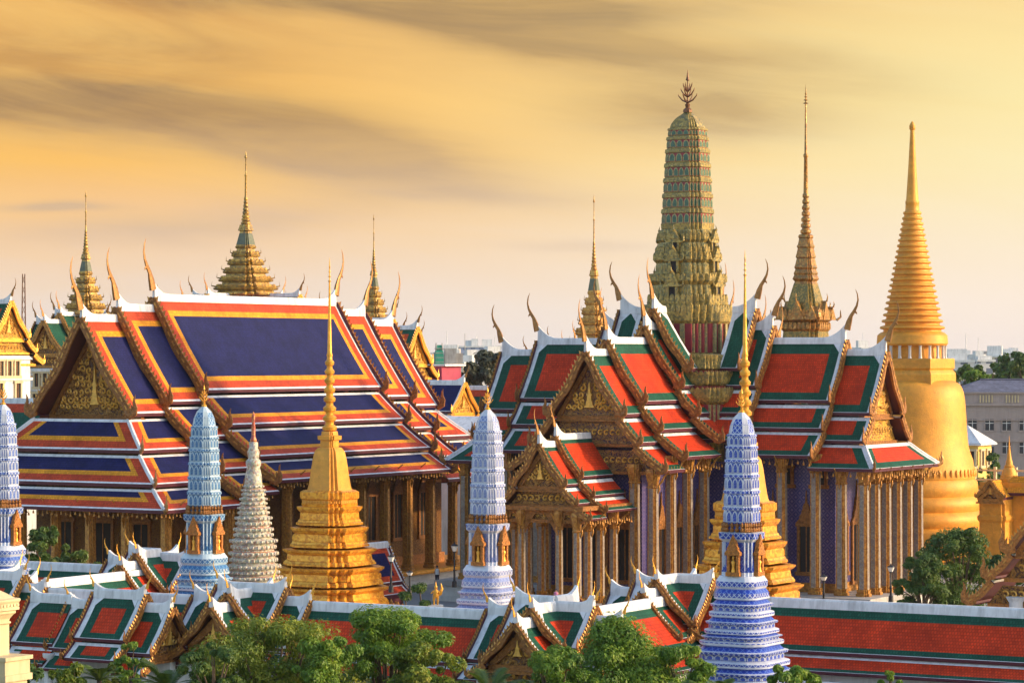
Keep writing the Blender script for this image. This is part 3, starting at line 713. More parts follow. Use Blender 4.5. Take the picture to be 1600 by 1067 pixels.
# ------------------------------------------------------------------ the red and green cruciform hall with its tower
PROF_P = [(0, 0, 3.66, -5.55, 0.22), (3.45, -6.0, 5.35, -8.1, 0.08), (5.1, -8.5, 7.85, -10.55, 0.08)]
PC = (17.0, 285.0)
pan = thing('royal_pantheon', 'cross shaped hall with red and green roofs and an olive gold tower over its crossing', 'temple hall', (*PC, 0), PHI)
E = lambda **k: dict(dict(chofa=3.5, hh=1.45, tiers=3), **k)
KW = dict(th=pan, prof=PROF_P, st=ST_GREEN, cap=0.34, barge=0.50, up=1.25)
for d, kind in (((0, -1), 'front'), ((1, 0), 'side'), ((-1, 0), 'side'), ((0, 1), 'side')):
    last = E(ped='relief_blue', dep=1.0, frieze=3) if kind == 'front' else E(tiers=2, hip=0.75, ped='relief_bright', dep=1.0, frieze=2)
    roof(O=(0, 0), d=d, u0=4.9, u1=7.3, zr=28.35, e0=dict(tiers=0), e1=E(tiers=1), **dict(KW, prof=PROF_P[:1]))
    roof(O=(0, 0), d=d, u0=5.6, u1=9.1, zr=26.7, e0=dict(tiers=0), e1=E(tiers=1), **dict(KW, prof=PROF_P[:1]))
    for sd_ in (1, -1): roof(O=(0, 0), d=d, u0=3.6, u1=9.1, zr=26.7, e1=dict(hh=1.45, tiers=2), sides=(sd_,), **dict(KW, prof=PROF_P[1:], cap=0, st=dict(ST_GREEN, top=ST_GREEN['sktop'], bot=ST_GREEN['skbot'], cham=0)))
    roof(O=(0, 0), d=d, u0=8.7, u1=16.6, zr=25.35, e1=E(), **KW)
    roof(O=(0, 0), d=d, u0=16.2, u1=20.7, zr=24.25, e1=last, **KW)
PROF_PP = [(0, 0, 2.5, -3.5, 0.14), (2.35, -3.85, 3.7, -5.15, 0.05), (3.5, -5.45, 5.0, -6.45, 0.05)]
E = lambda **k: dict(dict(chofa=2.1, hh=1.0, tiers=3), **k)
KW = dict(th=pan, prof=PROF_PP, st=dict(ST_GREEN, top=(0.1, 0.6, 0), side=(0.34, 0.6, 0), bot=(0.04, 0.6, 0), skbot=(0.04, 0.5, 0), cham=0), cap=0.26, barge=0.40, up=1.0, fascia=0.2)
roof(O=(0, 0), d=(0, -1), u0=20.0, u1=26.3, zr=16.75, e1=E(), **KW)
roof(O=(0, 0), d=(0, -1), u0=25.9, u1=29.3, zr=16.15, e1=E(ped='relief', dep=0.5, frieze=3), **KW)
TZ = 2.0
b = MB()
for e, z0, z1, m in ((0.0, 0.004, 0.5, 0), (-0.4, 0.5, 1.5, 0), (-0.15, 1.5, TZ, 1)):
    b.plathe([(9.5 + e, -22.6 - e), (9.5 + e, -9.5 - e), (23.2 + e, -9.5 - e), (23.2 + e, 9.5 + e), (9.5 + e, 9.5 + e), (9.5 + e, 22.6 + e), (-9.5 - e, 22.6 + e), (-9.5 - e, 9.5 + e), (-23.2 - e, 9.5 + e), (-23.2 - e, -9.5 - e), (-9.5 - e, -9.5 - e), (-9.5 - e, -22.6 - e), (-6 - e, -22.6 - e), (-6 - e, -30.4 - e), (6 + e, -30.4 - e), (6 + e, -22.6 - e)], [(z0, 1, m), (z1, 1, m)])
b.build('plinth', [M['marble'], M['stone']], pan)
hw = 4.7
b = MB(); X = [(hw, -18.6), (hw, -hw), (17.6, -hw), (17.6, hw), (hw, hw), (hw, 17.6), (-hw, 17.6), (-hw, hw), (-17.6, hw), (-17.6, -hw), (-hw, -hw), (-hw, -18.6)]
b.plathe(X, [(TZ + .003, 1, 1), (TZ + 0.9, 1, 0), (15.6, 1, 0)])
b.build('wall', [M['violet_tile'], M['old_gold']], pan)
# upper walls behind the gables
for d in ((0, -1), (1, 0), (-1, 0), (0, 1)):
    n = (-d[1], d[0]); P = lambda u, v, z: (d[0] * u + n[0] * v, d[1] * u + n[1] * v, z)
    b = MB(); u = 17.2; b.prism([P(u, -4.2, 14.5), P(u, 4.2, 14.5), P(u, 2.6, 19.5), P(u, 0, 23), P(u, -2.6, 19.5)], (d[0] * -0.4, d[1] * -0.4, 0)); b.build('gable_wall', M['maroon'], pan)
pc = {}
def pcol(x, y, ztop, w=0.48, rz=0.0, br_=True):
    kk = (round(ztop, 1), w)
    if kk not in pc:
        c = column_mesh(w, TZ + .003, ztop).build('column', [M['col_mosaic'], M['col_gold']], pan)
        br = bracket_mb(2.0, 1.2).build('bracket', M['old_gold'], c); br.location = (w, 0, ztop - 2.2)
        c.location = (x, y, 0); c.rotation_euler = (0, 0, rz); pc[kk] = c; return c
    return share(pc[kk], pan, (x, y, 0), rz)
for s in (-1, 1):
    for x in (9.6, 13.0, 16.4): pcol(s * x, -6.5, 14.9, rz=-math.pi / 2); pcol(s * x, 6.5, 14.9, rz=math.pi / 2)
    for y in (-6.5, -3.9, -1.3, 1.3, 3.9, 6.5): pcol(s * 21.2, y, 13.9, rz=0 if s > 0 else math.pi)
    pcol(s * 19.0, -6.5, 13.9, rz=-math.pi / 2)
    for y in (-9.6, -13.0, -16.4): pcol(s * 6.5, y, 14.9, rz=0 if s > 0 else math.pi)
    pcol(s * 6.5, -19.9, 13.8, rz=0 if s > 0 else math.pi); pcol(s * 4.6, -19.9, 14.2, rz=-math.pi / 2)
for s in (-1, 1):
    for y in (-22.2, -24.7, -27.0, -29.0): pcol(s * 3.7, y, 10.2, 0.36, rz=0 if s > 0 else math.pi)
    pcol(s * 1.9, -29.0, 10.4, 0.32, rz=-math.pi / 2)
for s in (-1, 1):
    for x in (7.9, 11.3, 14.7):
        add_opening(pan, (s * x, -hw, TZ + 1.9), 0, 1.25, 4.2); 
    for x in (9.0, 12.6, 16.0): add_opening(pan, (s * x, -hw, 12.0), 0, 1.1, 1.5, spire=False)
    for y in (-7.6, -11.3, -15.0): add_opening(pan, (s * hw, y, TZ + 1.9), R(90) * s, 1.25, 4.2)
    add_opening(pan, (s * 17.6, 0, TZ + 0.95), R(90) * s, 1.8, 5.2, name='door')
    for y in (-2.9, 2.9): add_opening(pan, (s * 17.6, y, TZ + 1.9), R(90) * s, 1.1, 4.2)
add_opening(pan, (0, -18.6, TZ + 0.95), 0, 2.0, 5.6, name='door')
for s in (-1, 1): add_opening(pan, (s * 3.0, -18.6, TZ + 1.6), 0, 1.2, 4.6)
# scalloped arch screen between the porch columns
b = MB()
for x0, x1 in ((-3.4, -2.1), (-1.6, 1.6), (2.1, 3.4)):
    N = max(4, int((x1 - x0) / 0.16)); ky = -29.05
    for i in range(N):
        f0, f1 = i / N, (i + 1) / N; g0 = lambda f: 10.2 - 1.9 * abs(2 * f - 1) ** 2.2 - 0.25 * abs(math.sin(f * math.pi * 3))
        b.prism([(x0 + (x1 - x0) * f0, ky, g0(f0)), (x0 + (x1 - x0) * f1, ky, g0(f1)), (x0 + (x1 - x0) * f1, ky, 10.35), (x0 + (x1 - x0) * f0, ky, 10.35)], (0, 0.18, 0))
b.build('arch_screen', M['brown_gold'], pan)
b = MB(); b.box(-4.6, 4.6, -29.6, -19.2, 10.36, 10.75); b.build('porch_beam', M['brown_gold'], pan)
b = MB()
for k in range(5): b.box(-2.4 + 0.0, 2.4, -30.4 - 0.4 * (5 - k), -30.39, 0.004 + 0.4 * k * 0.99, 0.4 * (k + 1) * 0.99)
b.build('stair', M['marble'], pan)
bells(pan, [(5.0, -29.2), (5.0, -21)], 9.6, 0.45, 0.45); bells(pan, [(7.7, -20.6), (7.7, -8)], 14.0); 
bells(pan, [(8, -7.7), (16.6, -7.7)], 14.4); bells(pan, [(16.7, -7.7), (23.0, -7.7), (23.0, 7.7)], 13.3)

# ---- leaf-shaped antefixes round a stepped plan
def leaf_ring(mb, poly, r, z0, z1, mf=0, mi=1, wid=0.4, out=0.03, x=0, y=0, r1=None):
    n = len(poly); r1 = r1 or r
    for i in range(n):
        a, b_ = poly[i], poly[(i + 1) % n]; dx_, dy_ = b_[0] - a[0], b_[1] - a[1]; L = math.hypot(dx_, dy_) * r
        nx, ny = dy_ / math.hypot(dx_, dy_), -dx_ / math.hypot(dx_, dy_)
        c = max(1, int(round(L / wid))); tx, ty = dx_ / math.hypot(dx_, dy_), dy_ / math.hypot(dx_, dy_)
        for k in range(c):
            f = (k + 0.5) / c; hw_ = 0.44 * L / c
            def P(s, t, o):
                rr = r + (r1 - r) * t
                return (x + (a[0] + dx_ * f) * rr + tx * s * hw_ + nx * o, y + (a[1] + dy_ * f) * rr + ty * s * hw_ + ny * o, z0 + (z1 - z0) * t)
            sh = [(-1, 0), (1, 0), (1, 0.58), (0.62, 0.84), (0, 1), (-0.62, 0.84), (-1, 0.58)]
            front = [P(s, t, out) for s, t in sh]; back = [P(s, t, -0.05) for s, t in sh]
            mb.face(front, mf)
            for j in range(len(sh)): mb.face([front[j], back[j], back[(j + 1) % 7], front[(j + 1) % 7]], mf)
            mb.face([P(s * 0.70, 0.05 + t * 0.83, out + 0.012) for s, t in sh], mi)

# ---- the tower
tw = 1.0
b = MB(); k = 1 / 16.14 / 1.20
H = lambda v: CZ - (v - HY) / 16.14
k = 1 / 16.14 / 1.17
RDL = redent(3, 0.05)
b.plathe(RDL, [(14.0, 6.2, 0), (H(668), 6.2, 2), (H(630), 6.1, 0), (H(626), 6.45, 0), (H(619), 6.6, 0), (H(613), 6.6, 0), (H(610), 5.9, 2), (H(602), 5.8, 0), (H(599), 6.05, 0), (H(594), 6.15, 0), (H(588), 6.15, 0), (H(586), 5.2, 2), (H(578), 5.1, 0), (H(575), 5.3, 0), (H(563), 5.15, 0), (H(561), 4.4, 0), (H(553), 3.8, 0)])
lv = [(H(560), 70 * k, 0), (H(553), 70 * k, 0), (H(551), 64 * k, 2), (H(506), 64 * k, 0), (H(502), 68 * k, 0), (H(488), 70 * k, 0), (H(484), 62 * k, 0), (H(472), 64 * k, 0), (H(466), 55 * k, 3), (H(446), 55 * k, 0), (H(440), 62 * k, 0), (H(432), 60 * k, 0), (H(428), 50 * k, 3), (H(412), 49 * k, 0), (H(407), 54 * k, 0), (H(398), 51 * k, 0), (H(392), 46 * k, 3), (H(380), 45 * k, 0), (H(376), 48 * k, 0), (H(366), 45 * k, 0), (H(360), 41 * k, 0), (H(350), 42 * k, 0)]
b.plathe(RD3, lv)
for v, r in ((488, 70), (440, 62), (407, 54), (376, 48), (398, 51), (472, 63)): leaf_ring(b, RD3, r * k, H(v), H(v) + 0.75, 0, 0, 0.55)
for v0_, v1_, r_ in ((464, 447, 54.5), (428, 413, 49.5), (392, 381, 46), (366, 360, 44), (484, 473, 62)): leaf_ring(b, RD3, r_ * k, H(v0_) + .02, H(v1_), 3, 0, 0.3, 0.05)
for v_, h_ in ((613, 6.6), (588, 6.15), (563, 5.15)): leaf_ring(b, RDL, h_, H(v_), H(v_) + 0.6, 0, 0, 0.5)
for v0, v1, h_, PL in ((506, 551, 64 * k, RD3), (630, 667, 6.12, RDL)):                          # gilt pilasters over the red ground
    for i in range(0, len(PL), 2):
        p = PL[i]; b.box(p[0] * h_ - 0.2, p[0] * h_ + 0.2, p[1] * h_ - 0.2, p[1] * h_ + 0.2, H(v1) + .01, H(v0) - .01, 3)
    for s in (-0.66, -0.35, 0, 0.35, 0.66):
        if PL is RD3 and abs(s) > 0.5: continue
        for px_, py_ in ((s, 1), (-1, s), (s, -1), (1, s)):
            b.box(px_ * h_ - 0.22, px_ * h_ + 0.22, py_ * h_ - 0.22, py_ * h_ + 0.22, H(v1) + .01, H(v0) - .01, 3)
M['olive_gold'] = mosaic('olive_gold_mosaic', [(0.31, 0.215, 0.06), (0.40, 0.27, 0.07), (0.24, 0.18, 0.06), (0.45, 0.32, 0.09), (0.17, 0.15, 0.065)], 5, 0.42, 0.2)
M['tower_red'] = mat('red_mosaic', (0.28, 0.025, 0.04), 0.5)
M['olive_pilaster'] = mosaic('olive_pilaster_mosaic', [(0.36, 0.29, 0.12), (0.24, 0.24, 0.13), (0.46, 0.36, 0.15)], 7, 0.35, 0.2)
M['tower_green'] = mat('green_niche_mosaic', (0.05, 0.12, 0.08), 0.4, var=0.3, scale=3)
tmats = [M['olive_gold'], M['tower_green'], M['tower_red'], M['olive_pilaster']]
tb = b.build('tower', tmats, pan)
b = MB(); cob = [(350, 41), (325, 39.5), (301, 38), (277, 36.5), (254, 35), (232, 33), (213, 31), (200, 28)]
for i in range(len(cob) - 1):
    (va, ra), (vb, rb_) = cob[i], cob[i + 1]; za, zb = H(va), H(vb); dz = zb - za
    b.plathe(RD3, [(za, ra * k, 2), (za + dz * 0.60, ra * k * 0.975, 0), (za + dz * 0.64, ra * k * 1.01, 0), (za + dz * 0.90, ra * k * 1.0, 0), (za + dz * 0.94, rb_ * k * 0.97, 0), (zb, rb_ * k * 0.97, 0)], cap=False)
    leaf_ring(b, RD3, ra * k * 0.985, za + 0.03, za + dz * 0.60, 3, 1, 0.66, 0.05); leaf_ring(b, RD3, ra * k * 1.01, za + dz * 0.64, za + dz * 0.88, 3, 0, 0.34, 0.03)
b.plathe(RD3, [(H(200), 28 * k, 0), (H(194), 25.5 * k, 0), (H(188), 21 * k, 0), (H(183), 15.5 * k, 0), (H(179), 9 * k, 0), (H(175), 4 * k, 0)])
b.build('spire', tmats, tb)
for (v, r, d, nn) in ((470, 56, 6.6, 0), (428, 50, 5.6, 0), (398, 46, 5, 0)):                # small gabled niches on each face
    for ax in range(4):
        cs_, sn_ = [(1, 0), (0, 1), (-1, 0), (0, -1)][ax]
        T = lambda p: (p[0] * cs_ - p[1] * sn_, p[0] * sn_ + p[1] * cs_, p[2])
        b = MB(); yo = -(r * k + 0.42); z0 = H(v) + 0.1; sc_ = 0.80 * r / 56
        def bx(x0, x1, z0_, z1_, y0, y1, m): b.prism([T((x0, y0, z0_)), T((x1, y0, z0_)), T((x1, y0, z1_)), T((x0, y0, z1_))], T((0, y1 - y0, 0)), m)
        bx(-0.75 * sc_, -0.42 * sc_, z0, z0 + 1.5 * sc_, yo, yo + 0.5, 0); bx(0.42 * sc_, 0.75 * sc_, z0, z0 + 1.5 * sc_, yo, yo + 0.5, 0); bx(-0.42 * sc_, 0.42 * sc_, z0, z0 + 1.9 * sc_, yo + 0.12, yo + 0.3, 1)
        for kk in range(2):
            w_ = (1.25 - 0.35 * kk) * sc_; z1 = z0 + (1.5 + 0.55 * kk) * sc_
            b.prism([T((-w_, yo - .1 - .1 * kk, z1)), T((w_, yo - .1 - .1 * kk, z1)), T((0, yo - .1 - .1 * kk, z1 + 1.5 * sc_))], T((0, 0.35, 0)), 0)
        b.tube([T((0, yo, z0 + 2.9 * sc_)), T((0.05, yo - 0.25, z0 + 3.4 * sc_)), T((0, yo - 0.15, z0 + 4.1 * sc_))], [0.14, 0.09, 0.01], 5, 0)
        for s in (-1, 1): b.tube([T((s * 1.15 * sc_, yo, z0 + 1.6 * sc_)), T((s * 1.5 * sc_, yo, z0 + 1.8 * sc_)), T((s * 1.55 * sc_, yo, z0 + 2.5 * sc_))], [0.12, 0.1, 0.01], 5, 0)
        b.build('tower_gable', [M['olive_gold'], M['dark']], tb)
M['finial_red'] = mat('red_gilt_finial', (0.17, 0.07, 0.03), 0.5, 0.3)
def trident(mb, z, s, m=0):
    """prang finial with curled prongs"""
    mb.lathe([(z, 0.5 * s), (z + 0.25 * s, 0.5 * s), (z + 0.5 * s, 0.22 * s), (z + 0.8 * s, 0.3 * s), (z + 1.0 * s, 0.1 * s), (z + 3.3 * s, 0.06 * s), (z + 3.4 * s, 0.22 * s), (z + 3.7 * s, 0.12 * s), (z + 4.5 * s, 0.01 * s)], 8, m=m)
    for lev, (zz, ln) in enumerate(((1.0, 1.05), (1.6, 0.75), (2.15, 0.5))):
        for a in range(4):
            c, s_ = math.cos(a * math.pi / 2), math.sin(a * math.pi / 2)
            mb.tube([(0, 0, z + zz * s), (c * ln * 0.6 * s, s_ * ln * 0.6 * s, z + (zz + 0.3) * s), (c * ln * s, s_ * ln * s, z + (zz + 0.75) * s), (c * ln * 1.05 * s, s_ * ln * 1.05 * s, z + (zz + 0.95) * s)], [0.09 * s, 0.09 * s, 0.06 * s, 0.03 * s], 5, m)
b = MB(); trident(b, H(176), 0.92); b.build('finial', M['finial_red'], tb)

# ------------------------------------------------------------------ porcelain prangs
def prang(u, Y, label, base, pale, mid, deep, ground_z=0.0, dz=0.0, tint=None):
    t = thing('prang', label, 'prang', (gx(u, Y), Y, 0), PHI, 'row of tall porcelain prangs')
    white = mat('porcelain_white', pale, 0.35, var=0.12, scale=2)
    tileA = lattice('porcelain_flower_tile', tuple(0.5 * (m_ + d_) for m_, d_ in zip(mid, deep)), pale, deep, 0.34, 0.3, 0.13, 0.30)
    tileB = lattice('porcelain_deep_tile', deep, mid, deep, 0.42, 0.3, 0.16)
    ms = [white, tileA, tileB, M['brown_gold']]
    b = MB(); z = 0.004; r = 3.45
    steps = [(0.004, 3.7), (1.6, 3.5), (3.0, 3.15), (4.35, 2.82), (5.45, 2.50), (6.75, 2.18), (7.35, 1.94), (8.4, 1.69), (9.45, 1.44)]
    # stacked lotus mouldings: each tier is a slab, a hollow with flower tiles and a lip
    oct_ = redent(1, 0.36) if False else [(1, -0.62), (1, 0.62), (0.90, 0.78), (0.78, 0.90), (0.62, 1), (-0.62, 1), (-0.78, 0.90), (-0.90, 0.78), (-1, 0.62), (-1, -0.62), (-0.90, -0.78), (-0.78, -0.90), (-0.62, -1), (0.62, -1), (0.78, -0.90), (0.90, -0.78)]
    for i in range(len(steps) - 1):
        (za, ra), (zb, _) = steps[i], steps[i + 1]; d = zb - za
        nb = steps[i + 1][1]
        b.plathe(oct_, [(za, ra, 1), (za + d * 0.11, ra, 0), (za + d * 0.15, ra * 0.985, 0), (za + d * 0.22, ra * 0.86, 2), (za + d * 0.46, ra * 0.84, 0), (za + d * 0.49, ra * 0.95, 1), (za + d * 0.60, ra * 0.97, 0), (za + d * 0.64, ra * 0.88, 2), (za + d * 0.84, nb * 0.9, 0), (za + d * 0.9, nb * 0.99, 0), (zb, nb * 1.0, 0)], cap=False)
        leaf_ring(b, oct_, ra * 0.86, za + d * 0.25, za + d * 0.46, 0, 2, 0.5, 0.05)
    b.plathe(oct_, [(9.45, 1.42, 1), (9.7, 1.40, 2), (9.95, 1.24, 0), (10.1, 1.34, 1), (10.4, 1.34, 0), (10.72, 1.14, 0)])
    bo = b.build('base', ms, t)
    b = MB(); zc0, zc1 = 10.72, 12.95
    b.plathe(RD2, [(10.72, 1.02, 0), (10.95, 1.02, 2), (zc1 - 0.2, 0.94, 0), (zc1, 1.14, 1), (zc1 + 0.36, 1.18, 0), (zc1 + 0.42, 0.94, 2), (13.95, 0.90, 0)])
    for i, p in enumerate(RD2):                                   # white ribs at the stepped corners
        b.box(p[0] * 0.97 - 0.03, p[0] * 0.97 + 0.03, p[1] * 0.97 - 0.03, p[1] * 0.97 + 0.03, 10.97, zc1 - 0.2, 0)
    co = b.build('cella', ms, t)
    nb_ = MB()                                                     # gilt niche with double gable
    nb_.box(-0.46, 0.46, -0.32, 0, -0.25, -0.003); nb_.box(-0.40, -0.22, -0.28, 0, 0, 1.15); nb_.box(0.22, 0.40, -0.28, 0, 0, 1.15); nb_.box(-0.22, 0.22, -0.06, 0, 0, 1.15, 1)
    for kk in range(3):
        wv = 0.52 - 0.12 * kk; zz = 1.153 + 0.24 * kk; nb_.prism([(-wv, -0.34 + .03 * kk, zz), (wv, -0.34 + .03 * kk, zz), (0, -0.34 + .03 * kk, zz + 0.62)], (0, 0.3 - .03 * kk, 0))
    nb_.box(-0.5, 0.5, -0.36, -0.003, 1.0, 1.15)
    no = nb_.build('niche', [M['niche_gold'], M['niche_dark']], t)
    fg = MB(); fg.lathe([(0.0, 0.16), (0.1, 0.13), (0.35, 0.10), (0.6, 0.15), (0.72, 0.06), (0.8, 0.09), (0.9, 0.08), (1.0, 0.03), (1.12, 0.01)], 8, 0, -0.16); fg.build('guardian_figure', M['gold'], no, smooth=50)
    for a in range(4):
        ang = a * math.pi / 2; rr = 1.0
        loc = (math.sin(ang) * rr, -math.cos(ang) * rr, 10.98)
        if a == 0: no.location = loc
        else: share(no, t, loc, ang)
    b = MB(); n = len(RD2)                                         # ring of crouching gilt supporters
    for i in range(n):
        a_, b__ = RD2[i], RD2[(i + 1) % n]; L = math.hypot(b__[0] - a_[0], b__[1] - a_[1]); c = max(1, int(L / 0.32))
        for kx in range(c):
            f = (kx + 0.5) / c; x, y = (a_[0] + (b__[0] - a_[0]) * f) * 0.97, (a_[1] + (b__[1] - a_[1]) * f) * 0.97
            b.lathe([(13.38, 0.12), (13.52, 0.15), (13.64, 0.07), (13.74, 0.12), (13.86, 0.08), (13.96, 0.02)], 6, x * 1.05, y * 1.05)
            b.tube([(x - 0.14, y, 13.88), (x - 0.08, y, 13.68), (x + 0.08, y, 13.68), (x + 0.14, y, 13.88)], [0.03] * 4, 4)
    b.build('supporter_row', M['brown_gold'], t)
    b = MB(); prof = [(13.95, 0.96), (14.95, 0.93), (15.95, 0.90), (16.9, 0.865), (17.8, 0.82), (18.6, 0.76), (19.3, 0.66)]
    for i in range(len(prof) - 1):
        (za, ra), (zb, rb_) = prof[i], prof[i + 1]; d = zb - za
        b.plathe(RD3, [(za, ra, 2), (za + d * 0.70, ra * 0.95, 0), (za + d * 0.73, ra * 1.04, 1), (za + d * 0.90, ra * 1.03, 0), (za + d * 0.93, rb_ * 0.98, 0), (zb, rb_ * 0.98, 0)], cap=False)
        leaf_ring(b, RD3, ra * 0.985, za + 0.02, za + d * 0.70, 0, 2, 0.36, 0.035)
    b.plathe(RD3, [(19.3, 0.66, 1), (19.75, 0.56, 0), (19.78, 0.60, 1), (20.15, 0.42, 0), (20.45, 0.20, 0), (20.62, 0.1, 0)])
    for i in range(len(RD3)):
        p = RD3[i]; b.tube([(p[0] * 0.64, p[1] * 0.64, 19.3), (p[0] * 0.57, p[1] * 0.57, 19.75), (p[0] * 0.40, p[1] * 0.40, 20.2), (p[0] * 0.15, p[1] * 0.15, 20.5)], [0.045] * 4, 4, 0)
    so_ = b.build('spire', ms, t)
    b = MB(); trident(b, 20.55, 0.34); b.build('finial', M['gold'], so_)
    return t
M['niche_gold'] = mat('orange_gilt_niche', (0.46, 0.17, 0.03), 0.5, 0.2, var=0.5, scale=6, bump=0.9, bscale=9)
M['niche_dark'] = mat('deep_bronze_recess', (0.14, 0.06, 0.02), 0.5, 0.2)
prang(1159, 178, 'deep blue and white porcelain prang standing alone in front of the long red gallery roof', 0, (0.60, 0.63, 0.74), (0.13, 0.22, 0.60), (0.012, 0.045, 0.40))
prang(762, 187, 'pale lavender blue porcelain prang with white ribs between the two big halls', 0, (0.62, 0.64, 0.74), (0.32, 0.37, 0.62), (0.19, 0.24, 0.50))
prang(319, 198, 'sky blue and turquoise porcelain prang beside the cream beaded chedi', 0, (0.46, 0.58, 0.68), (0.13, 0.30, 0.50), (0.03, 0.13, 0.34))
prang(5, 206.5, 'blue and white porcelain prang cut by the left edge of the photo', 0, (0.56, 0.61, 0.72), (0.16, 0.26, 0.58), (0.05, 0.11, 0.40))

# ------------------------------------------------------------------ gold redented chedis in front of the red hall
def gold_chedi(u, Y, label):
    t = thing('gold_chedi', label, 'chedi', (gx(u, Y), Y, 0), PHI, 'pair of slim gold chedis before the red roofed hall')
    k = 1 / 17.7 / 1.25; z = lambda v: CZ - (v - HY) / 17.7
    k = 1 / 17.7 / 1.17; b = MB()
    T = [(940, 915, 92, 88), (912, 884, 84, 80), (881, 856, 72.5, 69), (853, 822, 62, 57.5), (819, 790, 52.5, 48)]     # foot, top (photo rows), lip and waist half widths
    b.plathe(RD3, [(0.004, 100 * k, 0), (1.2, 100 * k, 0), (1.4, 93 * k, 0), (z(940), 93 * k, 0)], cap=False)
    for i, (v0, v1, rl, rw) in enumerate(T):
        z0, z1 = z(v0), z(v1); d = z1 - z0; rn = T[i + 1][2] if i < 4 else 43
        b.plathe(RD3, [(z0, rl * k, 0), (z0 + d * 0.10, rl * k, 0), (z0 + d * 0.16, rw * k * 1.03, 0), (z0 + d * 0.26, rw * k * 1.01, 0), (z0 + d * 0.30, rw * k * 0.97, 0), (z0 + d * 0.66, rw * k * 0.95, 0), (z0 + d * 0.72, rw * k * 1.0, 0), (z0 + d * 0.86, rw * k * 1.06, 0), (z0 + d * 0.97, rw * k * 1.07, 0), (z1, rn * k, 0)], cap=False)
        if i in (1, 3): leaf_ring(b, RD1, rw * k * 0.93, z0 + d * 0.30, z0 + d * 0.64, 0, 0, 0.62, 0.05)
    b.plathe(RD3, [(z(790), 43 * k, 0), (z(786), 44 * k, 0), (z(783), 40 * k, 0), (z(778), 46 * k, 0), (z(768), 46 * k, 0), (z(765), 40 * k, 0), (11.0, 39 * k, 0)])
    leaf_ring(b, RD3, 45 * k, z(778), z(767), 0, 0, 0.3, 0.06)
    bo = b.build('base', M['gold_mosaic'], t)
    sg = MB()                                                       # demon and monkey supporters round the foot
    for i in range(4):
        for s in (-0.66, -0.22, 0.22, 0.66):
            c_, s_ = math.cos(i * math.pi / 2), math.sin(i * math.pi / 2); r = 100 * k + 0.3
            x, y = c_ * r - s_ * s * 100 * k, s_ * r + c_ * s * 100 * k
            sg.lathe([(0.004, 0.35), (0.5, 0.2), (0.9, 0.35), (1.3, 0.4), (1.5, 0.15), (1.7, 0.22), (1.95, 0.18), (2.3, 0.02)], 7, x, y)
            sg.tube([(x - 0.5, y, 2.1), (x - 0.45, y, 1.5), (x, y, 1.3), (x + 0.45, y, 1.5), (x + 0.5, y, 2.1)], [0.1] * 5, 5)
    sg.build('supporter_row', M['old_gold'], bo, smooth=50)
    b = MB()
    b.plathe(RD2, [(11.0, 40 * k, 0), (11.5, 41 * k, 0), (11.55, 36 * k, 0), (12.0, 36 * k, 0), (12.3, 33 * k, 0), (12.7, 31.5 * k, 0), (13.6, 29 * k, 0), (14.8, 26 * k, 0), (15.5, 23 * k, 0), (15.85, 18 * k, 0), (15.9, 14 * k, 0), (16.5, 14 * k, 0), (16.55, 18 * k, 0), (16.9, 18.5 * k, 0), (16.95, 13 * k, 0), (17.3, 12 * k, 0)])
    leaf_ring(b, RD2, 41 * k, 11.0, 11.5, 0, 0, 0.3, 0.1)
    be = b.build('bell', M['gold_plain'], t)
    b = MB(); pr = []; zz = 17.3; r = 11.0; n = 8
    for i in range(n):
        hgt = 0.86 - 0.012 * i
        pr += [(zz, r * k * 0.80), (zz + hgt * 0.12, r * k * 1.15), (zz + hgt * 0.42, r * k * 1.25), (zz + hgt * 0.60, r * k * 0.95), (zz + hgt * 0.7, r * k * 0.72), (zz + hgt * 0.95, r * k * 0.7)]
        zz += hgt; r *= 0.935
    pr += [(zz, 0.22), (zz + 0.15, 0.28), (zz + 0.4, 0.2), (zz + 4.0, 0.12), (zz + 6.6, 0.07)]
    zt = zz + 6.6
    for i in range(4): pr += [(zt + 0.01, 0.05), (zt + 0.05, 0.16 - 0.03 * i), (zt + 0.2, 0.05)]; zt += 0.42
    pr += [(zt + 0.5, 0.008)]
    b.lathe(pr, 12); b.build('pinnacle', M['gold'], be, smooth=40)
    return t
gold_chedi(515, 260, 'slim gold chedi with stepped base in front of the blue roofed chapel')
gold_chedi(1164, 240, 'slim gold chedi rising directly behind the deep blue prang')

# ------------------------------------------------------------------ the porcelain beaded chedi
Yb = 216; t = thing('beaded_chedi', 'cream porcelain chedi of beaded rings with a thin red spire beside the turquoise prang', 'chedi', (gx(396, Yb), Yb, 0), 0)
kb = Yb / F; zb_ = lambda v: CZ - (v - HY) * kb
b = MB(); pr = []; ms_ = []
rows0 = [(1010, 66), (965, 60), (945, 50), (925, 48), (905, 43), (888, 40), (868, 36.5), (848, 35), (830, 29), (812, 27), (796, 23), (782, 20), (768, 17.5), (756, 15)]
rows = []
for i_ in range(len(rows0)):
    rows.append(rows0[i_])
    if i_ < len(rows0) - 1: rows.append(((rows0[i_][0] + rows0[i_ + 1][0]) / 2, (rows0[i_][1] * 0.35 + rows0[i_ + 1][1] * 0.65) * 0.93 ))
pr.append((0.004, 70 * kb)); pr.append((zb_(1010), 68 * kb)); ms_ += [0]
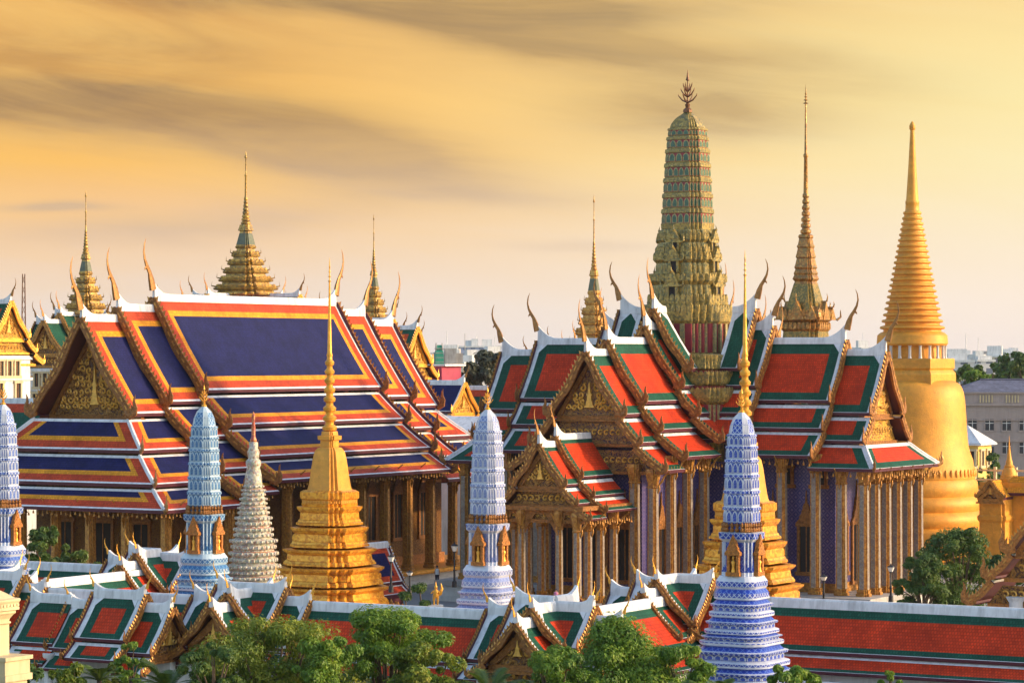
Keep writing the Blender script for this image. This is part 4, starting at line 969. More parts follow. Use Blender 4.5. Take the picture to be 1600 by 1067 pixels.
for i in range(len(rows) - 1):
    (va, ra), (vb, rb_) = rows[i], rows[i + 1]; za, z1 = zb_(va), zb_(vb); d = z1 - za
    pr += [(za, ra * kb * 0.95), (za + d * 0.2, ra * kb * 1.03), (za + d * 0.5, ra * kb * 1.04), (za + d * 0.72, (ra + rb_) / 2 * kb * 0.98), (za + d * 0.8, (ra + rb_) / 2 * kb * 0.93), (z1 - 0.002, rb_ * kb * 0.94)]
    ms_ += [0, 0, 0, 0, 1 if i % 4 == 0 else 0, 0]
pr += [(zb_(752), 13.5 * kb), (zb_(742), 13 * kb), (zb_(730), 10 * kb), (zb_(726), 12 * kb), (zb_(720), 12 * kb), (zb_(716), 8 * kb), (zb_(706), 10 * kb), (zb_(700), 7 * kb), (zb_(692), 7 * kb), (zb_(690), 6 * kb)]
ms_ += [0] * 9
b.lathe(pr, 28, ms=(ms_ + [0] * 20)[:len(pr) - 1]); bo = b.build('bell', [M['bead'], M['bead_red']], t, smooth=45)
pet = MB()
for i in range(len(rows) - 1):
    (va, ra), (vb, rb_) = rows[i], rows[i + 1]; za, z1 = zb_(va), zb_(vb); d = z1 - za; n = max(12, int(2 * math.pi * ra * kb / 0.36))
    for j in range(n):
        a = 2 * math.pi * (j + 0.5 * (i % 2)) / n; r = ra * kb * 1.05
        pet.lathe([(za + d * 0.12, 0.02), (za + d * 0.2, 0.07), (za + d * 0.5, 0.075), (za + d * 0.7, 0.02)], 5, r * math.cos(a), r * math.sin(a))
pet.build('petal_rings', M['bead'], bo, smooth=60)['kind'] = 'stuff'
b = MB(); b.lathe([(zb_(690), 4.5 * kb), (zb_(688), 5.5 * kb), (zb_(682), 3 * kb), (zb_(668), 3.4 * kb), (zb_(660), 2.2 * kb), (zb_(652), 3 * kb), (zb_(648), 2.6 * kb), (zb_(643), 0.3 * kb)], 10); b.build('pinnacle', M['bead_red'], bo, smooth=40)

# ------------------------------------------------------------------ the big golden bell chedi
Yc = 335; kc = Yc / F; zc = lambda v: CZ - (v - HY) * kc
t = thing('bell_chedi', 'huge smooth golden bell shaped chedi with ringed spire, behind the red hall', 'chedi', (gx(1425.5, Yc), Yc, 0), PHI)
b = MB()
b.lathe([(0.004, 142 * kc), (zc(905), 138 * kc), (zc(900), 128 * kc), (zc(874), 126 * kc), (zc(868), 120 * kc), (zc(862), 123 * kc), (zc(852), 122 * kc), (zc(846), 114 * kc), (zc(838), 118 * kc), (zc(826), 116 * kc), (zc(820), 108 * kc), (zc(812), 112 * kc), (zc(802), 110 * kc), (zc(796), 103 * kc), (zc(788), 107 * kc), (zc(778), 105 * kc), (zc(773), 99 * kc), (zc(765), 102 * kc), (zc(752), 101 * kc), (zc(747), 97 * kc)], 64)
ba = b.build('base', M['gold_plain'], t, smooth=40)
b = MB(); b.lathe([(zc(747), 97 * kc), (zc(744), 98 * kc), (zc(730), 97 * kc), (zc(727), 95 * kc), (zc(718), 94 * kc), (zc(708), 90 * kc), (zc(697), 87 * kc), (zc(670), 84.5 * kc), (zc(645), 83 * kc), (zc(625), 81.5 * kc), (zc(613), 79.5 * kc), (zc(605), 76.5 * kc), (zc(599), 72 * kc), (zc(595), 64 * kc), (zc(593), 40 * kc)], 64)
for i in range(60):
    a = 2 * math.pi * i / 60; b.lathe([(zc(743), 1.2 * kc), (zc(740), 2.6 * kc), (zc(734), 2.6 * kc), (zc(731), 1.0 * kc)], 6, 97.5 * kc * math.cos(a), 97.5 * kc * math.sin(a))
be = b.build('bell', M['gold_plain'], t, smooth=40)
b = MB(); hk = kc / 1.366
b.plathe(SQ, [(zc(625), 71 * hk, 0), (zc(585), 71 * hk, 0), (zc(582), 70 * hk, 0), (zc(578), 66 * hk, 0), (zc(575), 69 * hk, 0), (zc(562), 69 * hk, 0), (zc(560), 68 * hk, 0)]); b.build('harmika', M['gold_plain'], be)
b = MB(); b.lathe([(zc(561), 46 * kc), (zc(540), 45 * kc)], 40, m=0)
for i in range(20):
    a = 2 * math.pi * i / 20; b.lathe([(zc(560) + .003, 3.2 * kc), (zc(556), 2.4 * kc), (zc(542), 2.2 * kc), (zc(540) - .003, 3.2 * kc)], 8, 51 * kc * math.cos(a), 51 * kc * math.sin(a), m=1)
b.build('colonnade', [M['gold_plain'], M['marble']], be)
b = MB(); pr = [(zc(540), 53 * kc), (zc(537), 55.5 * kc), (zc(524), 54.5 * kc), (zc(520), 50 * kc)]
N = 21; va, ra = 519, 49.5
for i in range(N):
    f0, f1 = i / N, (i + 1) / N; v0 = 519 - (519 - 330) * (f0 ** 0.94); v1 = 519 - (519 - 330) * (f1 ** 0.94); r = 49.5 + (12.5 - 49.5) * (f0 ** 0.86); r1 = 49.5 + (12.5 - 49.5) * (f1 ** 0.86)
    dv = v1 - v0
    pr += [(zc(v0 + dv * 0.06), r * 0.91 * kc), (zc(v0 + dv * 0.36), r * 0.91 * kc), (zc(v0 + dv * 0.44), r * 1.0 * kc), (zc(v0 + dv * 0.62), r * 1.03 * kc), (zc(v0 + dv * 0.84), r * 1.0 * kc), (zc(v0 + dv * 0.96), r1 * 0.93 * kc)]
pr += [(zc(329), 11 * kc), (zc(319), 10.5 * kc), (zc(318), 11 * kc), (zc(315), 10.8 * kc), (zc(312), 9.6 * kc), (zc(260), 6.2 * kc), (zc(215), 3.8 * kc), (zc(204), 3.2 * kc), (zc(202), 4.6 * kc), (zc(197), 4.8 * kc), (zc(193), 3 * kc), (zc(190), 0.8 * kc)]
b.lathe(pr, 40); b.build('ringed_spire', M['gold_plain'], be, smooth=35)

# gilt porch with its own little stupa at the chedi's foot
Yg = 318; t = thing('stupa_porch', 'orange gold porch with carved gable and miniature stupa on its roof at the right edge', 'porch', (gx(1556, Yg), Yg, 0), PHI)
kg = Yg / F; zg = lambda v: CZ - (v - HY) * kg
b = MB(); b.plathe(RD1, [(0.004, 1.9, 0), (1.0, 1.9, 0), (1.1, 1.5, 0), (zg(815), 1.45, 0), (zg(811), 1.62, 0), (zg(806), 1.65, 0), (zg(803), 1.45, 0), (zg(775), 1.45, 0)])
b.box(-2.2, 3.6, 1.2, 5.2, 0.004, zg(764)); b.box(-2.4, 3.8, 1.0, 5.4, zg(764) + .003, zg(760)); b.box(-2.3, 3.7, 1.1, 5.3, zg(760) + .003, zg(754))
po = b.build('wall', M['gold_plain'], t)
PG = [(0, 0, 1.55, -1.75, 0.08)]
SO = dict(ST_GREEN, mats=['orange_tile'] * 4 + ['maroon'])
roof(t, (0, 0), (0, -1), -2.2, 1.6, zg(750), PG, SO, e1=dict(chofa=0.7, hh=0.5, tiers=1, ped='relief', dep=0.15), cap=0, barge=0.3, bmat='old_gold')
roof(t, (3.2, 2.0), (1, 0), -2.2, 1.2, zg(744), PG, SO, e1=dict(chofa=0.7, hh=0.5, tiers=1, ped='relief_bright', dep=0.15), cap=0, barge=0.3, bmat='old_gold')
b = MB(); b.lathe([(zg(756), 1.0), (zg(748), 1.0), (zg(747), 0.92), (zg(744), 0.92), (zg(743), 0.84), (zg(739), 0.80), (zg(731), 0.52), (zg(729), 0.56), (zg(727), 0.40), (zg(722), 0.36), (zg(719), 0.27), (zg(700), 0.10), (zg(681), 0.015)], 20, 0.55, 2.6); b.build('miniature_stupa', M['gold_plain'], po, smooth=40)

# ------------------------------------------------------------------ the slender spire behind the hall
Ym = 309; km = Ym / F; zm = lambda v: CZ - (v - HY) * km; hm_ = km / 1.25
M['mondop_gold'] = mosaic('brown_green_glass_mosaic', [(0.42, 0.19, 0.045), (0.32, 0.14, 0.035), (0.26, 0.16, 0.05), (0.52, 0.26, 0.06)], 5, 0.32, 0.35)
M['mondop_green'] = mosaic('green_gold_mosaic', [(0.20, 0.15, 0.035), (0.30, 0.19, 0.04), (0.38, 0.23, 0.05), (0.15, 0.13, 0.04)], 6, 0.3, 0.3)
t = thing('mondop', 'square library hall whose very slender brown gold spire rises behind the red roofs', 'temple hall', (gx(1259, Ym), Ym, 0), PHI)
b = MB(); b.box(-6, 6, -6, 6, 0.004, 3); b.box(-4.2, 4.2, -4.2, 4.2, 3.003, 15); wl = b.build('wall', [M['col_gold']], t)
for i in range(6):
    for (x, y) in ((-5 + 2 * i, -5.2), (-5 + 2 * i, 5.2), (-5.2, -5 + 2 * i), (5.2, -5 + 2 * i)):
        if i == 0 and abs(y) < 5.1: continue
        if i == 0 and (x, y) == (-5, -5.2): c0 = column_mesh(0.35, 3, 15).build('column', [M['col_mosaic'], M['col_gold']], t); c0.location = (x, y, 0)
        else: share(c0, t, (x, y, 0))
b = MB(); r = 7.0; z = 15.0; lv = []
for i in range(6): lv += [(z, r, 0), (z + 0.35, r, 0), (z + 0.5, r * 0.88, 1), (z + 1.35, r * 0.86, 0)]; z += 1.4; r *= 0.86
lv += [(zm(537), 39 * hm_, 1), (zm(518), 37 * hm_, 0), (zm(514), 41 * hm_, 0), (zm(508), 39 * hm_, 0), (zm(504), 37 * hm_, 0), (zm(500), 43 * hm_, 0), (zm(494), 43 * hm_, 0), (zm(490), 33 * hm_, 1), (zm(470), 28.5 * hm_, 1), (zm(444), 20 * hm_, 0), (zm(440), 18 * hm_, 0), (zm(436), 22 * hm_, 0), (zm(430), 19 * hm_, 0), (zm(427), 20 * hm_, 0), (zm(421), 17 * hm_, 0), (zm(418), 19 * hm_, 0)]
for (v, rr) in ((414, 17.5), (398, 15.5), (383, 13)): lv += [(zm(v), rr * hm_, 0), (zm(v - 10), rr * 0.85 * hm_, 0), (zm(v - 12), rr * 0.95 * hm_, 0), (zm(v - 15), rr * 0.92 * hm_, 0)]
lv += [(zm(366), 9 * hm_, 0)]
b.plathe(RD2, lv)
for v, rr in ((494, 43), (514, 41)): leaf_ring(b, RD2, rr * hm_, zm(v), zm(v) + 0.7, 0, 0, 0.5)
for ax in range(4):                                              # gablets above the cornice
    cs_, sn_ = [(1, 0), (0, 1), (-1, 0), (0, -1)][ax]; T = lambda p: (p[0] * cs_ - p[1] * sn_, p[0] * sn_ + p[1] * cs_, p[2])
    for (xo, s) in ((0, 1.0), (-1.7, 0.7), (1.7, 0.7)):
        b.prism([T((xo - 0.9 * s, -2.45, zm(500))), T((xo + 0.9 * s, -2.45, zm(500))), T((xo, -2.35, zm(500) + 2.0 * s))], T((0, 0.6, 0)), 0)
        b.tube([T((xo, -2.4, zm(500) + 1.9 * s)), T((xo, -2.5, zm(500) + 2.4 * s)), T((xo, -2.4, zm(500) + 2.8 * s))], [0.1, 0.06, 0.01], 5, 0)
    for s in (-1, 1): b.tube([T((s * 2.4, -2.5, zm(500))), T((s * 2.75, -2.8, zm(495))), T((s * 2.7, -2.8, zm(484)))], [0.14, 0.1, 0.01], 5, 0)
sp = b.build('spire', [M['mondop_gold'], M['mondop_green']], t)
b = MB(); pr = [(zm(367), 8.5 * km)]; v = 366; r = 8.0
for i in range(7): pr += [(zm(v), r * 0.75 * km), (zm(v - 2), r * 1.05 * km), (zm(v - 6), r * 1.05 * km), (zm(v - 8), r * 0.75 * km)]; v -= 9.3; r *= 0.92
pr += [(zm(300), 3.6 * km), (zm(247), 2.6 * km), (zm(245), 3.8 * km), (zm(242), 3.8 * km), (zm(240), 2.2 * km), (zm(164), 1.2 * km)]
for i in range(4): pr += [(zm(163 - 5 * i), 1 * km), (zm(162 - 5 * i), (4.6 - i) * km), (zm(160 - 5 * i), 1 * km)]
pr += [(zm(132), 0.1 * km)]
b.lathe(pr, 12); b.build('pinnacle', M['mondop_gold'], sp, smooth=40)

# ------------------------------------------------------------------ palace halls with tiered spires, far left
M['palace_gold'] = mosaic('palace_spire_gold', [(0.42, 0.24, 0.045), (0.32, 0.17, 0.04), (0.52, 0.32, 0.07), (0.23, 0.14, 0.045)], 3.0, 0.36, 0.35)
M['orange_gold'] = mosaic('shaded_orange_gilding', [(0.48, 0.24, 0.05), (0.38, 0.17, 0.035), (0.58, 0.31, 0.07)], 3.5, 0.4, 0.35)
M['palace_green'] = mat('palace_green_glass', (0.10, 0.11, 0.06), 0.4, var=0.3, scale=2)
def tier_spire(t, u, Y, vt, vb, half, m, nt=5, name='spire'):
    k = Y / F; Hh = (vb - vt) * k; zb0 = CZ - (vb - HY) * k; z = lambda f: zb0 + f * Hh; r0 = half * k / 1.25
    b = MB(); lv = []; n = nt; rt = r0 * 0.27
    for i in range(n):
        f0, f1 = 0.345 * i / n, 0.345 * (i + 1) / n; df = f1 - f0; r = r0 + (rt - r0) * ((i / n) ** 0.85); rn = r0 + (rt - r0) * (((i + 1) / n) ** 0.85)
        lv += [(z(f0), r * 1.0, 0), (z(f0 + df * 0.12), r * 1.02, 0), (z(f0 + df * 0.18), rn * 0.98, 0), (z(f0 + df * 0.62), rn * 0.92, 0), (z(f0 + df * 0.70), rn * 1.06, 0), (z(f0 + df * 0.88), rn * 1.10, 0), (z(f1), rn * 1.0, 0)]
    lv += [(z(0.35), rt * 1.0, 1), (z(0.43), rt * 0.66, 0), (z(0.445), rt * 0.60, 0), (z(0.45), rt * 0.82, 0), (z(0.47), rt * 0.7, 0), (z(0.49), rt * 0.62, 0)]
    b.plathe(RD2, lv)
    for i in range(n):
        r = r0 + (rt - r0) * ((i / n) ** 0.85)
        leaf_ring(b, RD2, r * 1.0, z(0.345 * i / n) + 0.05, z(0.345 * (i + 0.38) / n), 0, 0, r0 * 0.22)
        for sx in (-1, 1):
            for sy in (-1, 1):
                zz = z(0.345 * i / n); b.tube([(sx * r * .8, sy * r * .8, zz), (sx * r * .98, sy * r * .98, zz + Hh * .01), (sx * r * .96, sy * r * .96, zz + Hh * .04)], [0.02 * r0 + .1, .08, .01], 4, 0)
    so_ = b.build(name, [m, M['palace_green']], t)
    b = MB(); pr = []; f = 0.49; r = rt * 0.62
    for i in range(8): pr += [(z(f), r * 0.75), (z(f + 0.005), r), (z(f + 0.016), r), (z(f + 0.022), r * 0.75)]; f += 0.024; r *= 0.87
    pr += [(z(f + .01), r * 0.7), (z(0.82), r * 0.5), (z(0.83), r * 0.9), (z(0.84), r * 0.42), (z(0.945), r * 0.28), (z(0.955), r * 0.9), (z(0.97), r * 0.5), (z(1.0), 0.02)]
    b.lathe(pr, 10); b.build('pinnacle', m, so_, smooth=40)
    return zb0
PROF_H = [(0, 0, 3.4, -4.6, 0.2), (3.2, -5.0, 4.9, -6.5, 0.08), (4.6, -6.9, 6.4, -8.0, 0.06)]
ST_PAL = dict(ST_GREEN, mats=['green_tile', 'green_tile', 'orange_tile', 'red_border', 'maroon'], top=(0.3, 0.7, 0), side=(0.5, 0.5, 0), bot=(0.2, 0.6, 0), cham=0)
def palace(u, Y, label, wings, zr, spire=None, walls=None, wm='wall_white', base_half=5.0, group=None, gm='gold', st=None):
    t = thing('palace_hall', label, 'palace hall', (gx(u, Y), Y, 0), PHI, group)
    for d, L, dzr, sc_, ped in wings:
        roof(t, (0, 0), d, 0, L * 0.62, zr - dzr, scaled(PROF_H, sc_), st or ST_PAL, e1=dict(chofa=2.4, hh=1.1, tiers=3), cap=0.3, barge=0.45, bmat=gm, up=0.8)
        roof(t, (0, 0), d, L * 0.6, L, zr - dzr - 1.1, scaled(PROF_H, sc_), st or ST_PAL, e1=dict(chofa=2.2, hh=1.1, tiers=3, ped=ped, dep=0.6, frieze=3), cap=0.3, barge=0.45, bmat=gm, up=0.8)
        b = MB(); n = (-d[1], d[0]); hw = 4.4 * sc_; zt = zr - dzr - 8.2 * sc_
        P = lambda u_, v_, z_: (d[0] * u_ + n[0] * v_, d[1] * u_ + n[1] * v_, z_)
        b.prism([P(0, -hw, 0.004), P(L - 0.4, -hw, 0.004), P(L - 0.4, hw, 0.004), P(0, hw, 0.004)], (0, 0, zt))
        for zz in (zt - 0.5, zt - 3.2, zt - 6.8): b.prism([P(0, -hw - 0.25, zz), P(L - 0.15, -hw - 0.25, zz), P(L - 0.15, hw + 0.25, zz), P(0, hw + 0.25, zz)], (0, 0, 0.35))
        b.build('wall', M[wm], t)
        rz = math.atan2(d[1], d[0]) + math.pi / 2
        for s in (-1.6, 0, 1.6): add_opening(t, P(L - 0.4 + 0.01, s * sc_, zt - 2.6), rz, 0.7, 1.9, spire=False, fm='cream')
        for s in (-1.8, 1.8): add_opening(t, P(L - 0.4 + 0.01, s * sc_, zt - 6.2), rz, 0.9, 2.6, spire=False, fm='cream')
    if spire: tier_spire(t, *spire)
    return t
kz = lambda v, Y: CZ - (v - HY) * Y / F
palace(384, 450, 'far palace hall with the tallest tiered spire, straight behind the blue chapel ridge', [((0, -1), 16, 0, 1.5, 'relief'), ((1, 0), 16, 0, 1.5, 'relief'), ((-1, 0), 16, 0, 1.5, 'relief'), ((0, 1), 16, 0, 1.5, 'relief')], kz(462, 450), (384, 450, 236, 462, 58, M['palace_gold'], 6))
palace(134, 425, 'far palace hall with a tiered gold spire left of the blue chapel finials', [((0, -1), 9.5, 1.0, 0.95, 'relief'), ((1, 0), 6, 1.5, 0.9, 'relief'), ((-1, 0), 9, 1.0, 0.95, 'relief')], kz(480, 425), (134, 425, 298, 492, 38, M['palace_gold']), st=dict(ST_PAL, mats=['green_tile', 'green_tile', 'green_tile', 'green_tile', 'maroon'], top=(0.3, 0.7, 0)), gm='old_gold')
palace(584, 486, 'far palace hall with a tiered gold spire just right of the blue chapel finials', [((0, -1), 9, 2.0, 1.0, 'relief'), ((1, 0), 9, 2, 1.0, 'relief_bright'), ((-1, 0), 10, 2, 1.0, 'relief')], kz(500, 486), (584, 486, 335, 508, 30, M['palace_gold']))
palace(928, 390, 'small hall with orange tiered spire peeping over the red hall left wing', [((0, -1), 8, 0.5, 0.9, 'relief'), ((1, 0), 8, 0.5, 0.9, 'relief'), ((-1, 0), 10, 1.2, 0.9, 'relief')], kz(533, 390), (928, 390, 305, 534, 36, M['orange_gold']))
palace(553, 415, 'palace wing with sunlit yellow gable over cream walls right of the blue chapel', [((1, 0), 10.5, 0, 1.05, 'relief_bright'), ((-1, 0), 8, -0.8, 1.05, 'relief')], kz(500, 415), wm='cream')
palace(-75, 390, 'palace wing with sunlit gilt gable and white walls cut by the left edge', [((1, 0), 10.0, 0.6, 1.0, 'relief_bright'), ((-1, 0), 8, -0.2, 1.0, 'relief')], kz(452, 390), wm='wall_white')

# red-topped green roof and white building lower at the left edge
def simple_hall(u, Y, label, d, L0, L1, vr, prof, st, cat='hall', e0=None, e1=None, wall='wall_white', wallh=None, bm='old_gold', name='side_hall', cap=0.35):
    zr = kz(vr, Y); t = thing(name, label, cat, (gx(u, Y), Y, 0), PHI)
    roof(t, (0, 0), d, L0, L1, zr, prof, st, e0=e0, e1=e1, cap=cap, barge=0.35, bmat=bm, up=0.8)
    b = MB(); n = (-d[1], d[0]); hw = prof[-1][2] * 0.82; zt = zr + prof[-1][3] + 0.15
    P = lambda u_, v_, z_: (d[0] * u_ + n[0] * v_, d[1] * u_ + n[1] * v_, z_)
    b.prism([P(L0 + 0.4, -hw, 0.004), P(L1 - 0.4, -hw, 0.004), P(L1 - 0.4, hw, 0.004), P(L0 + 0.4, hw, 0.004)], (0, 0, zt)); b.build('wall', M[wall], t)
    return t
PH1 = [(0, 0, 4.0, -4.4, 0.15), (3.7, -4.8, 6.0, -6.3, 0.06)]
EE = lambda c=1.6, h_=0.9, **k: dict(dict(chofa=c, hh=h_, tiers=2), **k)
simple_hall(-20, 345, 'low hall with red and green roof behind the left chapel gable', (1, 0), -14, 9, 626, PH1, ST_REDTOP, e1=None, e0=None)
simple_hall(700, 380, 'small gilt gabled pavilion with plain dark blue roof beyond the blue chapel', (1, 0), -7.5, 2.5, 598, [(0, 0, 3.2, -3.6, 0.12), (2.9, -4.0, 4.2, -4.9, 0.05)], ST_PLAINBLUE, 'pavilion', e0=EE(), e1=EE(ped='relief_bright', dep=0.4), bm='gold', name='pavilion')
simple_hall(748, 430, 'long low hall with red and green roof beyond the small blue pavilion', (1, 0), -10, 14, 606, [(0, 0, 4.5, -4.6, 0.15), (4.2, -5, 6.5, -6.5, 0.06)], ST_REDTOP)
t = thing('white_outbuilding', 'low flat roofed white building between the blue chapel and the lavender prang', 'building', (gx(730, 345), 345, 0), PHI)
b = MB(); b.box(-9, 9, -5, 5, 0.004, kz(682, 345)); b.box(-9.4, 9.4, -5.4, 5.4, kz(682, 345) + .003, kz(678, 345)); b.build('wall', M['wall_white'], t)
b = MB(); b.prism([(-9.3, -5.3, kz(678, 345) + .003), (9.3, -5.3, kz(678, 345) + .003), (7.5, 0, kz(650, 345)), (-7.5, 0, kz(650, 345))], (0, 0.001, 0)); 
b.face([(-9.3, -5.3, kz(677.8, 345)), (9.3, -5.3, kz(677.8, 345)), (7.5, 0, kz(652, 345)), (-7.5, 0, kz(652, 345))]); b.face([(-9.3, 5.3, kz(677.8, 345)), (9.3, 5.3, kz(677.8, 345)), (7.5, 0, kz(652, 345)), (-7.5, 0, kz(652, 345))])
for s in (-1, 1): b.face([(s * 9.3, -5.3, kz(677.8, 345)), (s * 9.3, 5.3, kz(677.8, 345)), (s * 7.5, 0, kz(652, 345))])
b.build('roof', M['white'], t)
simple_hall(604, 270, 'small sala with lavender blue tiled roof and white ridge beside the gold chedi', (0, 1), -5.0, 0.0, 850, [(0, 0, 1.75, -3.3, 0.1), (1.6, -3.55, 2.5, -4.3, 0.05)], ST_SALA, 'pavilion', e0=dict(tiers=2), e1=dict(tiers=2, up=1), wall='maroon', bm='white', name='sala', cap=0.3)

# ------------------------------------------------------------------ the roofed gallery round the compound (foreground)
PROF_G = [(0, 0, 2.65, -2.75, 0.10), (2.45, -3.0, 3.85, -3.85, 0.05)]
ZG = 8.1
def gal(name, label, O, d, u0, u1, zr=ZG, prof=PROF_G, e0=None, e1=None, wall=True, cap=0.32):
    t = thing(name, label, 'gallery', (O[0], O[1], 0), PHI)
    roof(t, (0, 0), d, u0, u1, zr, prof, ST_GALLERY, e0=e0, e1=e1, cap=cap, barge=0.30, bmat='brown_gold', hmat='gold', up=0.9, fascia=0.22)
    if wall:
        b = MB(); n = (-d[1], d[0]); hw = 3.2
        P = lambda u_, v_, z_: (d[0] * u_ + n[0] * v_, d[1] * u_ + n[1] * v_, z_)
        b.prism([P(u0 + .3, -hw, 0.004), P(u1 - .3, -hw, 0.004), P(u1 - .3, hw, 0.004), P(u0 + .3, hw, 0.004)], (0, 0, zr - 3.75)); b.build('wall', M['wall_white'], t)
    return t
def along(O, d_world, t): return (O[0] + d_world[0] * t, O[1] + d_world[1] * t)
Bw, Aw = (math.cos(R(30)), -math.sin(R(30))), (math.sin(R(30)), math.cos(R(30)))
Q2, Q1, Q3, Q4 = (2.6, 178.3), (10.8, 193.5), (-35.3, 200.1), (-26.0, 217.0)
dist = lambda a, b_: math.hypot(a[0] - b_[0], a[1] - b_[1])
g1 = gal('gallery', 'long red gallery roof edged in green, running out at the right edge', Q1, (1, 0), 2.0, 40)
wl = MB()                                                      # outer white wall with a capping in front of the gallery
P0 = along(Q1, Bw, 8)
gw = thing('boundary_wall', 'low stained white wall below the long right hand gallery roof', 'wall', (P0[0], P0[1], 0), PHI)
wl.box(0, 34, -5.2, -4.6, 0.004, 3.45); wl.box(-0.1, 34.1, -5.35, -4.45, 3.453, 3.7); wl.build('wall', M['wall_white'], gw)
gal('gallery', 'sunlit gallery roof running back between the two gabled gallery pavilions', Q2, (0, 1), 2.0, dist(Q2, Q1) - 1.0)
gal('gallery', 'gallery with red roof behind the trees, between its corner pavilion and the gable pavilion', Q2, (-1, 0), 2.0, 20.5)
gal('gallery', 'gallery roof left of the gable pavilion, behind the white gatehouse roofs', along(Q2, (-Bw[0], -Bw[1]), 24), (-1, 0), 1.0, 19.5)
gal('gallery', 'gallery climbing back with a sunlit pale ridge left of the turquoise prang', Q3, (0, 1), 2.0, dist(Q3, Q4) - 1.0)
gal('gallery', 'distant gallery roof behind, near the left edge and the blue white prang', Q4, (-1, 0), 2.0, 30)
def pavilion(Q, label, arms, zr=9.15):
    """crossing of two gallery roofs: telescoped gables on each arm"""
    t = thing('gallery_pavilion', label, 'pavilion', (Q[0], Q[1], 0), PHI)
    for d, L, ped in arms:
        e = dict(chofa=1.1, hh=0.65, tiers=2)
        KW_ = dict(th=t, O=(0, 0), d=d, prof=PROF_G, st=ST_GALLERY, cap=0.30, barge=0.30, bmat='brown_gold', hmat='gold', up=0.46, fascia=0.22)
        if ped: KW_['prof'] = scaled(PROF_G, 0.82)
        zr_ = zr - (0.3 if ped else 0)
        roof(u0=0, u1=L, zr=zr_, e1=dict(e), **KW_)
        roof(u0=L - 0.3, u1=L + 1.9, zr=zr_ - 0.75, e1=dict(e, **(dict(ped='relief', dep=0.5, frieze=2) if ped else {})), **KW_)
    b = MB(); b.box(-3.3, 3.3, -3.3, 3.3, 0.004, zr - 4); 
    for d, L, ped in arms:
        if ped: n = (-d[1], d[0]); P = lambda u_, v_, z_: (d[0] * u_ + n[0] * v_, d[1] * u_ + n[1] * v_, z_); b.prism([P(3.3, -3.1, 0.004), P(L + 1.2, -3.1, 0.004), P(L + 1.2, 3.1, 0.004), P(3.3, 3.1, 0.004)], (0, 0, zr - 4.6))
    b.build('wall', M['wall_white'], t); return t
pavilion(Q2, 'gallery corner pavilion with carved gable and white upswept ridges above the round tree', [((0, -1), 2.9, 1), ((1, 0), 2.7, 1), ((-1, 0), 2.7, 0), ((0, 1), 2.7, 0)])
pavilion(Q1, 'gallery junction pavilion with white upswept ridges left of the deep blue prang', [((0, -1), 2.9, 0), ((1, 0), 2.7, 0), ((-1, 0), 2.9, 1), ((0, 1), 2.7, 1)], 9.4)
Q5 = along(Q2, (-Bw[0], -Bw[1]), 22.3)
pavilion(Q5, 'gallery gable pavilion with carved pediment in front of the turquoise prang', [((0, -1), 2.6, 1), ((1, 0), 2.6, 0), ((-1, 0), 2.6, 0), ((0, 1), 2.2, 1)], 9.1)
pavilion(Q3, 'gallery corner pavilion with white upswept ridges at the left edge', [((0, -1), 2.8, 1), ((1, 0), 2.7, 0), ((-1, 0), 2.7, 1), ((0, 1), 2.7, 0)], 9.1)
pavilion(Q4, 'rear gallery pavilion with white upswept ridges under the front columns of the blue chapel', [((0, -1), 2.7, 0), ((1, 0), 2.7, 1), ((-1, 0), 2.7, 0), ((0, 1), 2.2, 1)], 9.5)
# gatehouse with a raised roof in front of the gallery
YG = 189.0; t = thing('gatehouse', 'gatehouse with three telescoped red and green roofs on white columns, lower left', 'gatehouse', (gx(188, YG), YG, 0), PHI)
PGH = [(0, 0, 2.2, -2.7, 0.12), (2.05, -3.0, 3.2, -3.9, 0.05)]
KW = dict(th=t, O=(0, 0), d=(1, 0), prof=PGH, st=ST_GALLERY, cap=0.30, barge=0.28, bmat='brown_gold', hmat='gold', up=0.4, fascia=0.2)
e = dict(chofa=1.1, hh=0.65, tiers=2)
roof(u0=-2.0, u1=2.0, zr=8.7, e0=e, e1=e, **KW)
roof(u0=1.7, u1=4.1, zr=7.95, e1=dict(e, ped='relief', dep=0.4), **KW); roof(u0=-4.1, u1=-1.7, zr=7.95, e0=dict(e, ped='relief', dep=0.4), **KW)
roof(u0=-7.2, u1=-3.8, zr=8.2, e0=e, **KW)
b = MB(); b.box(-6.8, 3.8, 0.2, 2.6, 0.004, 4.5); b.build('wall', M['wall_white'], t)
cl = None
for x in (-6.6, -3.9, -1.6, 1.6, 3.7):
    if cl is None:
        b = MB(); b.lathe([(0.004, 0.42), (0.4, 0.42), (0.45, 0.32), (4.5, 0.28), (4.6, 0.36), (4.9, 0.4)], 16); cl = b.build('column', M['white'], t, smooth=40); cl.location = (x, -2.4, 0)
    else: share(cl, t, (x, -2.4, 0))

# carved pavilion at the right edge
Yr = 212; t = thing('gilt_gable_pavilion', 'orange gilt naga gable of a pavilion cut by the right edge, behind the gallery', 'pavilion', (gx(1690, Yr), Yr, 0), PHI)
PRR = [(0, 0, 5.5, -7.0, 0.2), (5.3, -7.4, 7.0, -9.0, 0.15), (6.8, -9.4, 8.5, -10.9, 0.15)]
roof(t, (0, 0), (0, -1), -6, 0, 16.9, PRR, ST_GREEN, e1=dict(chofa=3, hh=1.5, tiers=3, ped='relief', dep=0.6, frieze=3), barge=0.42, bmat='niche_gold', hmat='gold', up=1.0)
b = MB(); b.box(-5, 5, 0.8, 5, 0.004, 5.4); b.build('wall', M['wall_white'], t)
b = MB(); b.lathe([(0.004, 0.6), (6.0, 0.5), (6.4, 0.75)], 14); c = b.build('column', M['white'], t, smooth=40); c.location = (-5.0, 0.1, 0); share(c, t, (5.0, 0.1, 0))

